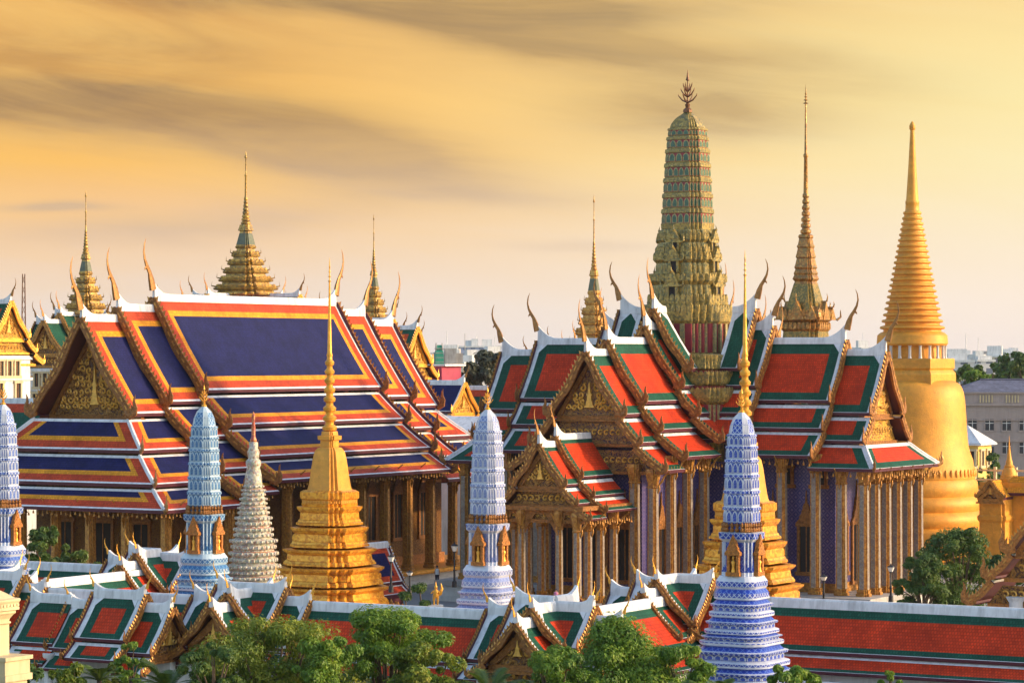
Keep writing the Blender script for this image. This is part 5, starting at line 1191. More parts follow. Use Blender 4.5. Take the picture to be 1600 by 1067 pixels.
# cream gate pillar close by at lower left
Yp = 120; t = thing('gate_pillar', 'cream stucco gate pillar with stepped capital in the lower left corner', 'pillar', (gx(-14, Yp), Yp, 0), PHI)
kp = Yp / F; zp = lambda v: CZ - (v - HY) * kp
b = MB(); q_ = kp / 1.366
b.plathe(RD1, [(0.004, 40 * q_, 0), (1.2, 40 * q_, 0), (1.3, 32 * q_, 0), (zp(975), 30 * q_, 0)]); b.build('shaft', M['cream'], t)
b = MB(); b.plathe(RD1, [(zp(975) + .003, 30 * q_, 0), (zp(973), 33 * q_, 0), (zp(971), 33 * q_, 0), (zp(970), 30 * q_, 0), (zp(966), 31 * q_, 0), (zp(960), 37 * q_, 0), (zp(957), 41 * q_, 0), (zp(953), 41 * q_, 0), (zp(952), 47 * q_, 0), (zp(948), 47 * q_, 0), (zp(947), 45 * q_, 0), (zp(942), 46 * q_, 0), (zp(938), 49 * q_, 0), (zp(935), 49 * q_, 0), (zp(934), 40 * q_, 0), (zp(931), 34 * q_, 0), (zp(926), 24 * q_, 0), (zp(921), 12 * q_, 0), (zp(914), 4 * q_, 0)])
for i in range(-3, 4):
    for ax in range(4):
        cs_, sn_ = [(1, 0), (0, 1), (-1, 0), (0, -1)][ax]; x0 = i * 11 * q_; yo = 47.2 * q_
        P4 = [(x0 - 3.2 * q_, -yo), (x0 + 3.2 * q_, -yo), (x0 + 3.2 * q_, -yo + 4 * q_), (x0 - 3.2 * q_, -yo + 4 * q_)]
        b.prism([(p[0] * cs_ - p[1] * sn_, p[0] * sn_ + p[1] * cs_, zp(946.5)) for p in P4], (0, 0, zp(942.5) - zp(946.5)))
b.build('capital', M['cream'], t)
b = MB(); b.box(-1.2, 1.30, -0.7, 0.7, 0.004, zp(1060)); b.box(-1.3, 1.46, -0.85, 0.85, zp(1060) + .003, zp(1050)); b.box(-1.25, 1.38, -0.78, 0.78, zp(1050) + .003, zp(1028)); b.box(-1.3, 1.48, -0.86, 0.86, zp(1028) + .003, zp(1022)); b.build('side_wall', M['cream'], t)

# ------------------------------------------------------------------ trees and plants
def leaf_cloud(mb, cs, n, size, rr, m=0, flat=0.7):
    for _ in range(n):
        c = rr.choice(cs); cx, cy, cz, cr = c
        th_ = rr.uniform(0, 2 * math.pi); ph = math.acos(rr.uniform(-1, 1)); r = cr * (rr.random() ** 0.36)
        p = Vector((cx + r * math.sin(ph) * math.cos(th_), cy + r * math.sin(ph) * math.sin(th_), cz + r * math.cos(ph) * flat))
        s = size * rr.uniform(0.6, 1.35); a = rr.uniform(0, 6.28)
        nrm = (Vector((math.sin(ph) * math.cos(th_), math.sin(ph) * math.sin(th_), math.cos(ph) + 0.6)) + Vector((rr.uniform(-.7, .7), rr.uniform(-.7, .7), rr.uniform(-.5, .5)))).normalized()
        e1 = nrm.cross(Vector((math.cos(a), math.sin(a), 0.3))).normalized(); e2 = nrm.cross(e1)
        i = len(mb.v)
        mb.v += [tuple(p - e1 * s), tuple(p + e2 * s * 0.42 + nrm * s * .1), tuple(p + e1 * s), tuple(p - e2 * s * 0.42 + nrm * s * .1)]
        mb.f.append((i, i + 1, i + 2, i + 3)); mb.m.append(m); mb.uv.append(None)
def tree(u, Y, label, top, r, h_crown, n, leaf, size=0.3, seed=1, cone=0.0, clumps=46, group=None, zbase=0.0, name='tree', trunk=True):
    """top: height of the crown's top; r crown radius; h_crown its depth"""
    rr = random.Random(seed); t = thing(name, label, 'tree', (gx(u, Y), Y, zbase), rr.uniform(0, 360), group)
    cs = []; zc_ = top - h_crown / 2
    for i in range(clumps):
        a = rr.uniform(0, 6.28); f = rr.random(); zz = top - h_crown * f
        w_ = math.sqrt(max(0.0, 1 - (1 - min(1.0, f * 2.6 + 0.08)) ** 2)) if not cone else min(1.0, f * 1.5 + 0.12)
        if i % 7 == 0: zz += r * rr.uniform(0.04, 0.2)
        rad = r * w_ * (rr.random() ** 0.45) * rr.uniform(0.8, 1.2); cr = r * rr.uniform(0.15, 0.28)
        cs.append((rad * math.cos(a) * 0.9, rad * math.sin(a) * 0.9, min(zz, top + r * 0.16 - cr * 0.6), cr * (0.6 if i % 7 == 0 else 1)))
    b = MB(); leaf_cloud(b, cs, n, size, rr); b.build('crown', M[leaf], t)
    if trunk:
        b = MB(); z0 = top - h_crown * 0.75
        b.tube([(0, 0, 0), (0.1, 0.05, z0 * 0.5), (-0.05, 0.1, z0), (0.05, 0, top - h_crown * 0.35)], [r * 0.085 + .06, r * 0.065 + .05, r * 0.05 + .04, 0.05], 8)
        for c in cs[::3]: b.tube([(0, 0.05, z0 * rr.uniform(0.75, 1.0)), (c[0] * 0.5, c[1] * 0.5, (z0 + c[2]) / 2 + 0.2), c[:3]], [r * 0.035 + .02, r * 0.022 + .015, 0.015], 5)
        b.build('trunk', M['trunk'], t)
    return t
def zt(v, Y): return CZ - (v - HY) * Y / F
fg_ = 'trees along the foot of the photo'
tree(425, 150, 'big bushy olive green tree in front of the gallery, largest of the front trees', zt(978, 150), 4.4, 9.0, 80000, 'leaf_olive', 0.10, 3, clumps=170, group=fg_)
tree(606, 156, 'deep green tree with white blossom beside the big olive tree', zt(962, 156), 3.6, 9.5, 60000, 'leaf', 0.11, 4, clumps=140, group=fg_)
tree(968, 154, 'broad pointed green tree left of the deep blue prang', zt(982, 154), 5.6, 8.5, 76000, 'leaf', 0.11, 5, clumps=150, cone=1, group=fg_)
tree(508, 148, 'bushy green tree filling the gap right of the big olive tree', zt(1004, 148), 2.6, 7.0, 30000, 'leaf', 0.11, 43, clumps=80, group=fg_)
tree(668, 150, 'lower ragged tree right of the blossoming tree', zt(1010, 150), 2.2, 6.0, 22000, 'leaf_olive', 0.11, 44, clumps=70, group=fg_)
tree(335, 146, 'dark rounded shrub at the left foot of the big olive tree', zt(1012, 146), 1.9, 4.5, 14000, 'leaf_dark', 0.11, 45, clumps=50, group=fg_)
tree(868, 150, 'ragged low tree left of the broad pointed tree', zt(1018, 150), 2.2, 5.0, 22000, 'leaf', 0.11, 46, clumps=60, group=fg_)
tree(1065, 152, 'ragged low tree between the broad pointed tree and the deep blue prang', zt(1014, 152), 1.9, 5.0, 20000, 'leaf', 0.11, 47, clumps=60, group=fg_)
tree(205, 158, 'small round bright green tree in front of the gatehouse', zt(1004, 158), 0.95, 2.6, 5000, 'leaf', 0.12, 6, clumps=24, group=fg_)
tree(1238, 160, 'small bright bush at the foot of the deep blue prang', zt(1042, 160), 1.7, 2.8, 4500, 'leaf', 0.18, 7, clumps=30, group=fg_)
tree(1392, 165, 'tiny round topiary bush before the right hand gallery wall', zt(1050, 165), 0.75, 1.5, 1800, 'leaf', 0.13, 8, clumps=14, group=fg_)
tree(1502, 232, 'dark green tree behind the right hand gallery, below the golden chedi', zt(833, 232), 4.2, 8.0, 30000, 'leaf_dark', 0.14, 9, clumps=90, cone=0.0)
tree(1442, 226, 'lower dark green tree left of the tree below the golden chedi', zt(868, 226), 2.5, 5.5, 15000, 'leaf_dark', 0.14, 19, clumps=60)
tree(1580, 240, 'dark green bushy tree between the gilt gable and the orange gold porch', zt(862, 240), 2.6, 5.0, 8000, 'leaf_dark', 0.2, 29, clumps=36)
tree(75, 238, 'leafy tree in shade before the front columns of the blue chapel', zt(828, 238), 2.2, 5.0, 6000, 'leaf_dark', 0.24, 10, clumps=36)
tree(120, 236, 'lower palm like shrub beside the shaded leafy tree at the chapel columns', zt(862, 236), 2.2, 3.2, 4500, 'leaf_palm', 0.24, 11, clumps=30)
tree(180, 160, 'feathery shrub at the gatehouse foot, right of the white columns', zt(1040, 160), 1.0, 2.6, 2500, 'leaf_palm', 0.2, 12, clumps=20)
tree(40, 150, 'grey green shrub beside the cream gate pillar', zt(1040, 150), 1.3, 2.5, 3000, 'leaf_dark', 0.17, 13, clumps=22)
tree(110, 152, 'yellow green shrub between gate pillar and gatehouse columns', zt(1034, 152), 1.2, 2.6, 3000, 'leaf_olive', 0.2, 14, clumps=22)
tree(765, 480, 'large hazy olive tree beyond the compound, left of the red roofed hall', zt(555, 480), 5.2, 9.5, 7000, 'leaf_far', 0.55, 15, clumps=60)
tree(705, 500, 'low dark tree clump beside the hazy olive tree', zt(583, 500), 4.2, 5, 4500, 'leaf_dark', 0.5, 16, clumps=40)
far_g = 'trees before the far city'
for i, (u, Y, v, r, s) in enumerate(((1512, 640, 574, 6, 21), (1548, 660, 572, 5.5, 22), (1578, 620, 556, 6, 23), (1602, 600, 548, 6, 24), (1530, 610, 580, 4.5, 25))):
    tree(u, Y, ['low round dark tree nearest the chedi, above the grey roofed block', 'low dark tree second from the chedi above the grey roofed block', 'taller dark tree with open crown near the right edge', 'tallest dark tree cut by the right edge', 'small bright green tree directly above the grey blue roof'][i], zt(v, Y), r, r * 1.7, 3500, 'leaf_dark' if i < 4 else 'leaf', 0.6, s, clumps=34, group=far_g)
tree(1548, 360, 'small green tree between the yellow house and the miniature stupa', zt(712, 360), 2.6, 6, 2500, 'leaf_dark', 0.3, 26, clumps=24)
# palm plants with arching fronds
def palm(u, Y, label, v, spread, n, seed, leaf='leaf_palm'):
    rr = random.Random(seed); t = thing('palm', label, 'palm', (gx(u, Y), Y, 0), 0, 'palms at the foot of the photo'); top = zt(v, Y); z0 = top - spread * 1.1
    b = MB(); b.tube([(0, 0, 0), (0.05, 0, z0 * 0.5), (0, 0, z0)], [0.2, 0.15, 0.13], 8); b.build('trunk', M['trunk'], t)
    b = MB()
    for i in range(n):
        a = i * 2.4 + rr.uniform(-.3, .3); el = rr.uniform(0.25, 1.35); ln = spread * rr.uniform(0.9, 1.3); pts = []
        for k in range(9):
            f = k / 8; e_ = el - 1.3 * f * f; rad = ln * (f * math.cos(el * 0.8)); pts.append(Vector((math.cos(a) * rad, math.sin(a) * rad, z0 + ln * (f * math.sin(el) * 1.05 - 0.45 * f * f))))
        sd_ = Vector((-math.sin(a), math.cos(a), 0))
        for k in range(8):
            p0, p1 = pts[k], pts[k + 1]; b.face([p0 - sd_ * .02, p0 + sd_ * .02, p1 + sd_ * .02, p1 - sd_ * .02], 0)
            for sgn in (-1, 1):
                for j in range(3):
                    q0 = p0.lerp(p1, j / 3); L_ = ln * 0.30 * math.sin(math.pi * min(0.97, 0.12 + (k + j / 3) / 8 * 0.85)) ; dr = (p1 - p0).normalized()
                    tip = q0 + sd_ * sgn * L_ * 0.75 + dr * L_ * 0.75 + Vector((0, 0, -0.18 * L_))
                    b.face([q0, q0 + dr * 0.11, tip], 0)
    b.build('crown', M[leaf], t); return t
palm(262, 150, 'palm with long upright fronds left of the big olive tree', 1003, 2.2, 22, 31)
palm(765, 150, 'feather palm in front of the gallery corner pavilion', 1022, 1.9, 22, 32)
palm(800, 152, 'second feather palm, just left of the broad pointed tree', 1032, 1.6, 18, 33)
palm(1130, 150, 'feather palm at the foot of the deep blue prang', 1040, 1.4, 18, 34)
palm(1070, 148, 'low feather palm between the broad pointed tree and the deep blue prang', 1046, 1.4, 16, 35)
palm(155, 154, 'slender palm before the white gatehouse columns', 1020, 1.3, 18, 36)
palm(690, 150, 'low yellow green palm right of the blossoming tree', 1046, 1.3, 18, 37)
palm(325, 148, 'dark fronded palm at the left foot of the big olive tree', 1020, 1.5, 18, 38, 'leaf_dark')

# ------------------------------------------------------------------ courtyard furniture
def lamp(u, Y, label, v0, v1):
    t = thing('street_lamp', label, 'street lamp', (gx(u, Y), Y, 0), 0, 'black iron lamps in the courtyard'); z1 = zt(v0, Y); zb0 = max(0.004, zt(v1, Y)); hh = z1 - zb0; t.location.z = zb0
    b = MB(); b.lathe([(0, 0.22), (0.5, 0.2), (0.6, 0.1), (hh * 0.35, 0.09), (hh * 0.37, 0.13), (hh * 0.39, 0.08), (hh * 0.75, 0.07), (hh * 0.77, 0.15), (hh * 0.79, 0.1)], 10); b.build('post', M['black_iron'], t, smooth=40)
    b = MB(); b.lathe([(hh * 0.79, 0.16), (hh * 0.90, 0.30), (hh * 0.905, 0.30)], 6); b.build('lantern', M['glass_lamp'], t)
    b = MB(); b.lathe([(hh * 0.906, 0.36), (hh * 0.94, 0.22), (hh * 0.955, 0.08), (hh * 0.97, 0.08), (hh, 0.01)], 6); b.build('lamp_cap', M['black_iron'], t)
lamp(611, 248, 'black street lamp standing before the small lavender sala', 864, 925); lamp(640, 250, 'black street lamp right of the small sala', 890, 930)
lamp(710, 262, 'black street lamp at the chapel plinth beside the lavender prang', 846, 917); lamp(1392, 252, 'black street lamp before the right end columns of the red hall', 880, 940)
lamp(1287, 250, 'black street lamp before the violet wall and its door', 896, 945)
def potted(u, Y, label, v, r):
    t = thing('potted_tree', label, 'potted tree', (gx(u, Y), Y, 0), 0, 'clipped trees in stone pots'); z = zt(v, Y); z0 = max(z - 2.2, 0.3)
    b = MB(); b.lathe([(0.004, 0.35), (0.15, 0.5), (0.6, 0.62), (0.75, 0.6)], 14); b.build('pot', M['stone'], t, smooth=40)
    b = MB(); b.tube([(0, 0, 0.6), (0.15, 0, z * 0.6), (0, 0, z - r)], [0.1, 0.08, 0.05], 6); b.build('trunk', M['trunk'], t)
    b = MB(); rr = random.Random(int(u)); cs = [(rr.uniform(-1, 1) * r * .5, rr.uniform(-1, 1) * r * .5, z - r * .5 + rr.uniform(-.3, .3) * r, r * 0.6) for _ in range(8)]; leaf_cloud(b, cs, 900, 0.14, rr); b.build('crown', M['leaf_dark'], t)
potted(656, 246, 'clipped tree in a round stone pot left of the gold kinnari', 911, 0.75); potted(662, 240, 'low clipped bush in front of the larger potted tree', 938, 0.6); potted(633, 246, 'clipped bush behind the gallery ridge, next to the gold chedi foot', 925, 0.6)
def kinnari(u, Y, label, v):
    """gilt bird-woman figure on a pedestal"""
    t = thing('kinnari_statue', label, 'statue', (gx(u, Y), Y, 0), 0); z = zt(v, Y); s = 1.9; z0 = z - s
    b = MB(); b.plathe(RD1, [(0.004, 0.6, 0), (0.5, 0.6, 0), (0.55, 0.45, 0), (z0 - 0.2, 0.42, 0), (z0 - 0.15, 0.6, 0), (z0, 0.6, 0)]); b.build('pedestal', M['marble'], t)
    b = MB()
    for sx in (-1, 1): b.tube([(sx * 0.14, 0, z0), (sx * 0.16, 0.02, z0 + 0.3), (sx * 0.14, -0.02, z0 + 0.65)], [0.07, 0.08, 0.13], 6)
    b.lathe([(z0 + 0.55, 0.12), (z0 + 0.75, 0.26), (z0 + 0.95, 0.2), (z0 + 1.15, 0.22), (z0 + 1.28, 0.09), (z0 + 1.35, 0.13), (z0 + 1.48, 0.12), (z0 + 1.58, 0.07), (z0 + 1.9, 0.01)], 10)
    b.tube([(0, 0.1, z0 + 0.75), (0.35, 0.1, z0 + 0.9), (0.5, 0.1, z0 + 1.3), (0.42, 0.1, z0 + 1.75)], [0.16, 0.18, 0.12, 0.02], 6)
    b.tube([(-0.2, 0, z0 + 1.12), (-0.36, -0.1, z0 + 0.95), (-0.22, -0.2, z0 + 1.15)], [0.07, 0.06, 0.04], 6); b.tube([(0.2, 0, z0 + 1.12), (0.3, -0.15, z0 + 0.95), (0.15, -0.24, z0 + 1.15)], [0.07, 0.06, 0.04], 6)
    b.build('figure', M['gold'], t, smooth=60)
kinnari(681, 240, 'gilt kinnari statue on a pedestal beside the lavender prang', 908)

def person(u, Y, z, label, top, rz=0.0):
    """small standing figure, one skinned body with shirt and trousers"""
    t = bpy.data.objects.new('person', None); COL.objects.link(t); t.location = (gx(u, Y), Y, z); t.rotation_euler = (0, 0, rz); tag(t, label, 'person')
    V = [(0, 0, .92), (0, 0, 1.15), (0, 0, 1.40), (0, 0, 1.50), (0, -.02, 1.60), (0, -.01, 1.70), (.10, 0, .88), (.11, -.02, .48), (.11, .02, .08), (.12, -.12, .03), (-.10, 0, .88), (-.11, -.04, .48), (-.11, .03, .08), (-.12, -.1, .03), (.18, 0, 1.40), (.24, .02, 1.12), (.23, -.08, .88), (.23, -.12, .78), (-.18, 0, 1.40), (-.25, .03, 1.12), (-.24, -.05, .88), (-.24, -.09, .78)]
    Eg = [(0, 1), (1, 2), (2, 3), (3, 4), (4, 5), (0, 6), (6, 7), (7, 8), (8, 9), (0, 10), (10, 11), (11, 12), (12, 13), (2, 14), (14, 15), (15, 16), (16, 17), (2, 18), (18, 19), (19, 20), (20, 21)]
    Rr = [.15, .14, .15, .055, .095, .08, .09, .06, .04, .035, .09, .06, .04, .035, .06, .045, .03, .03, .06, .045, .03, .03]
    me = bpy.data.meshes.new('body'); me.from_pydata(V, Eg, []); me.materials.append(M['skin'])
    o = bpy.data.objects.new('body', me); COL.objects.link(o); o.parent = t
    o.modifiers.new('skin', 'SKIN')
    for i, sv in enumerate(me.skin_vertices[0].data): sv.radius = (Rr[i], Rr[i] * 0.8); sv.use_root = (i == 0)
    o.modifiers.new('sub', 'SUBSURF').render_levels = 1
    b = MB(); b.lathe([(0.88, 0.19), (1.1, 0.175), (1.38, 0.20), (1.46, 0.08)], 12); b.build('shirt', M[top], t, smooth=60)
    b = MB(); b.lathe([(0.84, 0.18), (0.95, 0.185)], 12)
    for s in (-1, 1): b.lathe([(0.1, 0.085), (0.5, 0.095), (0.87, 0.12)], 10, s * 0.105, 0)
    b.build('trousers', M['cloth_dark'], t, smooth=60)
    b = MB(); b.lathe([(1.60, 0.11), (1.68, 0.115), (1.74, 0.08), (1.77, 0.01)], 10, 0, 0.015); b.build('hair', M['cloth_dark'], t, smooth=60)
person(683, 290, 1.555, 'tiny figure in white shirt standing on the chapel platform between columns', 'cloth_white', 0.3)
person(869, 256, 2.003, 'tiny figure in pink top at the porch doorway of the red hall', 'cloth_pink', -0.4)

# ------------------------------------------------------------------ the city beyond
def window_wall(name, wall, pane, w_, h_, fw=0.55, fh=0.55, rough=0.7):
    m = bpy.data.materials.new(name); m.use_nodes = True; t = NT(m.node_tree); b = t.n['Principled BSDF']
    tcn = t.new('ShaderNodeTexCoord'); s = t.new('ShaderNodeSeparateXYZ'); t.l.new(tcn.outputs['UV'], s.inputs[0])
    fu = t.math('FRACT', t.math('DIVIDE', s.outputs[0], w_)); fv = t.math('FRACT', t.math('DIVIDE', s.outputs[1], h_))
    a = t.math('LESS_THAN', t.math('ABSOLUTE', t.math('SUBTRACT', fu, 0.5)), fw / 2); c = t.math('LESS_THAN', t.math('ABSOLUTE', t.math('SUBTRACT', fv, 0.5)), fh / 2)
    k = t.math('MULTIPLY', a, c)
    t.l.new(t.mix(k, (*wall, 1), (*pane, 1)), b.inputs['Base Color']); b.inputs['Roughness'].default_value = rough; return m
WM = [window_wall('white_block_wall', (0.66, 0.62, 0.60), (0.16, 0.18, 0.24), 4, 3.4), window_wall('hazy_blue_block_wall', (0.36, 0.40, 0.55), (0.20, 0.24, 0.36), 3.5, 3.2), window_wall('cream_block_wall', (0.68, 0.58, 0.44), (0.18, 0.16, 0.18), 4.4, 3.4, 0.4, 0.5), window_wall('grey_block_wall', (0.42, 0.42, 0.48), (0.18, 0.19, 0.24), 3.8, 3.3, 0.8, 0.4)]  # pale bluish tones, distance haze partly put into the wall colours
def block(u, Y, label, vtop, wpx, m, parts=1, seed=0, dep=14):
    k = Y / F; t = thing('city_block', label, 'building', (gx(u, Y), Y, 0), random.Random(seed).uniform(-14, 14), 'city buildings on the horizon'); hw = wpx * k / 2; z = zt(vtop, Y); rr = random.Random(seed)
    b = MB(); b.box(-hw, hw, -dep / 2, dep / 2, 0.004, z); b.build('wall', WM[m], t)
    b = MB(); b.box(-hw - .3, hw + .3, -dep / 2 - .3, dep / 2 + .3, z + .003, z + 0.7)
    for i in range(rr.randint(1, 3)): x = rr.uniform(-.7, .7) * hw; s = rr.uniform(1.2, 3.2); b.box(x - s, x + s, -2 - i, 2 - i * .3, z + .703, z + 0.7 + rr.uniform(1.2, 3.6))
    if rr.random() < 0.7: x = rr.uniform(-.8, .8) * hw; b.tube([(x, 0, z + .7), (x, 0, z + rr.uniform(5, 10))], [0.16, 0.1], 5)
    b.build('roof', M['wall_white'] if m != 3 else M['stone'], t)
blocks = [(1502, 1250, 556, 34, 1, 'pale blue block right beside the golden chedi, tallest on the right skyline'), (1498, 900, 566, 40, 0, 'white block with dark upper windows below the pale blue one'), (1534, 1000, 565, 26, 0, 'small white block right of the dark windowed one'), (1558, 1100, 558, 24, 2, 'cream block before the trees on the right skyline'), (1548, 1500, 556, 60, 3, 'long grey shed roof across the right skyline'), (1585, 1150, 554, 30, 0, 'white block partly behind the dark trees at right'), (1348, 1400, 545, 18, 1, 'single pale blue tower block between red roof and golden chedi'), (1325, 1300, 556, 22, 0, 'low white block left of the pale blue tower block'),
          (745, 1300, 543, 76, 1, 'long pale blue hall with arched roof on the horizon, centre left'), (712, 1100, 556, 60, 3, 'low grey block under the long pale blue hall'), (701, 800, 562, 14, 0, 'white cube shaped roof house beside the green scaffold'), (722, 760, 570, 16, 2, 'small cream house among white ones, centre left'), (755, 900, 562, 46, 0, 'wide white terrace behind the hazy olive tree'), (704, 640, 574, 28, 3, 'grey house with dark window strip left of the hazy tree'), (668, 1500, 558, 40, 1, 'pale blue far block mostly behind the yellow gable'), (640, 1600, 556, 60, 0, 'distant white block hidden behind the yellow gabled palace wing')]
for i, (u, Y, v, wp, m, lab) in enumerate(blocks): block(u, Y, lab, v, wp, m, seed=40 + i)
rr = random.Random(77); b = MB()                                # the rest of the skyline reads as one mass behind the halls
for i in range(150):
    u = -1900 + i * 36 + rr.uniform(-20, 20); Y = rr.uniform(1500, 2800); hw_ = rr.uniform(14, 34) * Y / F
    b.box(gx(u, Y) - hw_, gx(u, Y) + hw_, Y - 10, Y + 10, 0.01, zt(rr.uniform(550, 557), Y), rr.choice((0, 1, 3)))
tag(b.build('distant_city', WM), 'hazy mass of distant pale city blocks along the horizon', 'city', kind='stuff')

# long beige office wing at the right edge
Yo = 455; ko = Yo / F; zo = lambda v: CZ - (v - HY) * ko
t = thing('office_building', 'long beige stuccoed office building with grey blue hipped roof at the right edge', 'building', (gx(1500, Yo), Yo, 0), -4)
M['beige'] = mat('grey_beige_stucco', (0.36, 0.29, 0.27), 0.8, var=0.08, dirt=(0.2, 0.16, 0.15), dirt_amt=0.4)
b = MB(); X1 = 30
b.box(-1.0, X1, 0, 16, 0.004, zo(634)); b.box(-1.3, X1 + .3, -0.35, 16.3, zo(634) + .003, zo(630)); b.box(-1.05, X1, -0.06, 16.05, zo(630) + .003, zo(615)); b.box(-1.3, X1 + .3, -0.35, 16.3, zo(615) + .003, zo(612.5)); b.box(-1.2, X1, -0.25, -0.003, zo(690), zo(686)); b.box(-1.15, X1, -0.2, -0.003, zo(657), zo(655.5))
b.build('wall', M['beige'], t)
b = MB(); z0, z1 = zo(612.4), zo(594); xa, xb = -1.2, X1
b.face([(xa, -0.2, z0), (xb, -0.2, z0), (xb, 8, z1), (xa + 5, 8, z1)], 0, [(xa, 0), (xb, 0), (xb, 9), (xa + 5, 9)]); b.face([(xa, -0.2, z0), (xa + 5, 8, z1), (xa, 16, z0)], 0, [(0, 0), (8, 9), (16, 0)]); b.face([(xa, 16, z0), (xb, 16, z0), (xb, 8, z1), (xa + 5, 8, z1)], 0, [(xa, 0), (xb, 0), (xb, 9), (xa + 5, 9)])
b.tube([(xa + 5, 8, z1 + .05), (xb, 8, z1 + .05)], [0.2, 0.2], 6); b.build('roof', M['grey_tile'], t)
b = MB()
for i in range(3):
    x0 = 3.0 + i * 2.6 * 4
    for g_ in range(7):
        for j in range(5): b.box(3.0 + g_ * 4 + j * 0.45, 3.2 + g_ * 4 + j * 0.45, -0.16, -0.063, zo(629), zo(617)) if i == 0 else None
b.build('parapet_balusters', M['cream'], t)
for k in range(10):
    x = 1.9 + k * 2.62
    for (vb, hh) in ((672, 1.7), (708, 2.6)):
        if k == 0 and vb == 672:
            f = MB(); f.box(-0.85, 0.85, -0.12, -0.003, -0.25, -0.003); f.box(-0.78, -0.66, -0.1, -0.003, 0, hh); f.box(0.66, 0.78, -0.1, -0.003, 0, hh); f.box(-0.78, 0.78, -0.1, -0.003, hh + .003, hh + .15)
            fo = f.build('window', M['beige'], t); gp = MB(); gp.box(-0.66, 0.66, -0.03, -0.004, 0.003, hh); gp.box(-0.04, 0.04, -0.06, -0.033, 0.003, hh, 1); gp.box(-0.66, 0.66, -0.055, -0.034, hh * 0.62, hh * 0.67, 1); gp.build('pane', [mat('dark_window_glass', (0.03, 0.035, 0.05), 0.15), M['wall_white']], fo); fo.location = (x, 0, zo(vb))
        else: share(fo, t, (x, 0, zo(vb)))
# small yellow house with a white pyramid roof
Yh = 390; kh = Yh / F; zh = lambda v: CZ - (v - HY) * kh
t = thing('yellow_house', 'small yellow house with white hipped roof between chedi and office building', 'house', (gx(1512, Yh), Yh, 0), PHI)
b = MB(); b.box(-2.6, 2.4, -2.4, 2.4, 0.004, zh(694)); b.build('wall', mat('yellow_plaster', (0.72, 0.48, 0.12), 0.75, var=0.06), t)
b = MB()
for (p, q2) in (((-3.2, -3), (3, -3)), ((3, -3), (3, 3)), ((3, 3), (-3.2, 3)), ((-3.2, 3), (-3.2, -3))): b.face([(*p, zh(692)), (*q2, zh(692)), (0, 0, zh(664))])
b.box(-3.2, 3, -3, 3, zh(694.5), zh(692.4)); b.build('roof', M['white'], t)
for x in (-1.5, 0, 1.5): add_opening(t, (x, -2.4, zh(726)), 0, 0.8, 1.9, spire=False, fm='cream')
for y in (-1.2, 1.0): add_opening(t, (2.4, y, zh(726)), R(90), 0.8, 1.9, spire=False, fm='cream')
# pale railings on the terrace behind the porch
t = thing('terrace_railing', 'pale stone terrace railing behind the miniature stupa', 'railing', (gx(1545, 345), 345, 0), PHI)
b = MB(); b.box(-7, 14, -0.3, 0.3, 0.004, kz(765, 345)); 
for v in (733, 748): b.box(-7, 14, -0.12, 0.12, kz(v + 3, 345), kz(v, 345))
for i in range(9): b.box(-7 + i * 2.55, -6.7 + i * 2.55, -0.2, 0.2, kz(765, 345) + .003, kz(729, 345))
b.build('rail', M['cream'], t)
# green netted scaffold tower and a red banner building
t = thing('scaffold_tower', 'stepped tower wrapped in green scaffold netting beyond the yellow gable', 'scaffold', (gx(686, 560), 560, 0), 10)
k5 = 560 / F; z5 = lambda v: CZ - (v - HY) * k5
gmn = mat('green_netting', (0.02, 0.24, 0.17), 0.7, var=0.35, scale=0.9)
b = MB(); b.plathe(SQ, [(0.004, 7 * k5, 0), (z5(568), 6.6 * k5, 0), (z5(550), 6.2 * k5, 0), (z5(547), 4.4 * k5, 0), (z5(540), 4 * k5, 0), (z5(539), 3.2 * k5, 0)]); b.build('netting', gmn, t)
b = MB()
for v in (545, 552, 559, 566): r = 6.9 * k5; b.plathe(SQ, [(z5(v), r, 0), (z5(v) + 0.1, r, 0)])
for sx in (-1, 1):
    for sy in (-1, 1): b.tube([(sx * 6.8 * k5, sy * 6.8 * k5, 0.1), (sx * 4.6 * k5, sy * 4.6 * k5, z5(536))], [0.07] * 2, 5)
b.build('pole_frame', M['stone'], t)
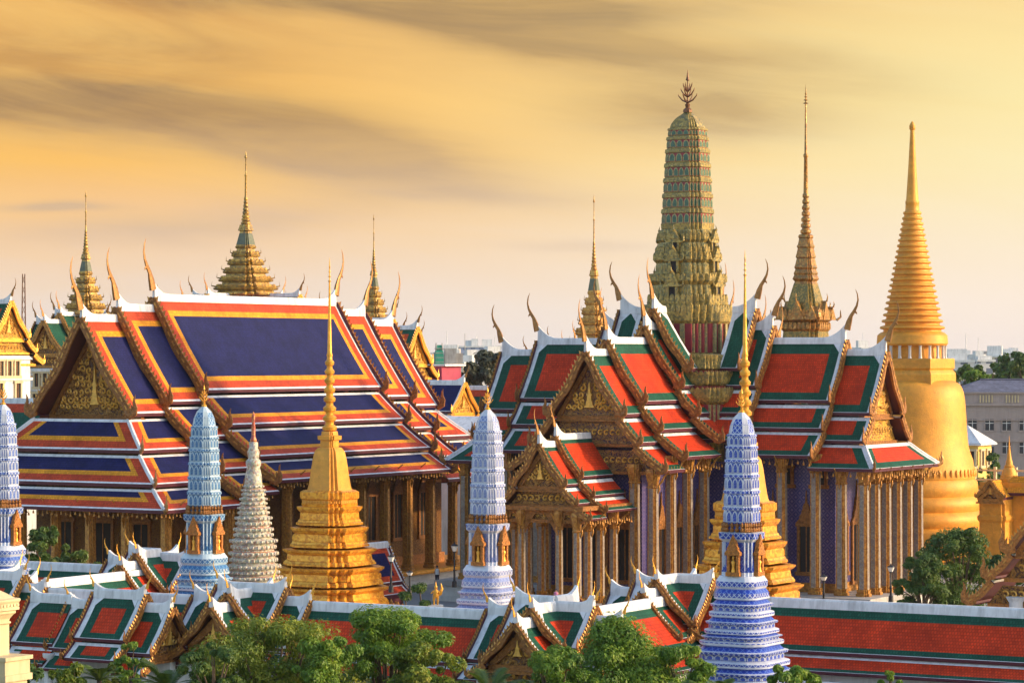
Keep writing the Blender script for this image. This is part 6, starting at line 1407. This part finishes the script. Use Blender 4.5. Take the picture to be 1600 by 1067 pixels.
t = thing('crimson_hall', 'narrow crimson roof end with white edges behind the yellow gable', 'hall', (gx(680, 470), 470, 0), PHI)
k6 = 470 / F; z6 = lambda v: CZ - (v - HY) * k6
b = MB(); b.prism([(-2.2, 0, 0.004), (1.6, 0, 0.004), (1.2, 0, z6(572)), (-1.6, 0, z6(572))], (0, 6, 0)); b.build('wall', mat('crimson_paint', (0.36, 0.03, 0.08), 0.6), t)
b = MB(); b.box(-2.2, 2.0, -0.2, 6.2, z6(572) + .003, z6(569)); b.build('roof', M['white'], t)
# lattice telecom mast at the left skyline
t = thing('telecom_mast', 'thin lattice mast on the far left skyline', 'mast', (gx(37, 900), 900, 0), 20)
k7 = 900 / F; z7 = lambda v: CZ - (v - HY) * k7; zt_ = z7(428); b = MB()
for sx in (-1, 1):
    for sy in (-1, 1): b.tube([(sx * .9, sy * .9, 0), (sx * .35, sy * .35, zt_)], [0.13, 0.09], 4)
for i in range(16):
    z0, z1 = zt_ * i / 16, zt_ * (i + 1) / 16; r0, r1 = .9 - .55 * i / 16, .9 - .55 * (i + 1) / 16
    b.tube([(-r0, -r0, z0), (r1, -r1, z1)], [0.06] * 2, 4); b.tube([(r0, -r0, z0), (r1, r1, z1)], [0.06] * 2, 4); b.tube([(r0, r0, z0), (-r1, r1, z1)], [0.06] * 2, 4); b.tube([(-r0, r0, z0), (-r1, -r1, z1)], [0.06] * 2, 4)
b.build('lattice', M['finial_red'], t)

# ------------------------------------------------------------------ the hazy evening air over the city
b = MB(); b.box(-2500, 2500, -60, 6050, -1.0, 58.0)
hz = b.build('haze', [], None)
hm2 = bpy.data.materials.new('evening_haze'); hm2.use_nodes = True; t = NT(hm2.node_tree); t.n.clear()
o_ = t.new('ShaderNodeOutputMaterial'); pv_ = t.new('ShaderNodeVolumePrincipled')
pv_.inputs['Color'].default_value = (0.86, 0.88, 0.97, 1); pv_.inputs['Density'].default_value = 0.00004; pv_.inputs['Anisotropy'].default_value = 0.2
t.l.new(pv_.outputs[0], o_.inputs['Volume']); hz.data.materials.append(hm2)
tag(hz, kind='stuff')
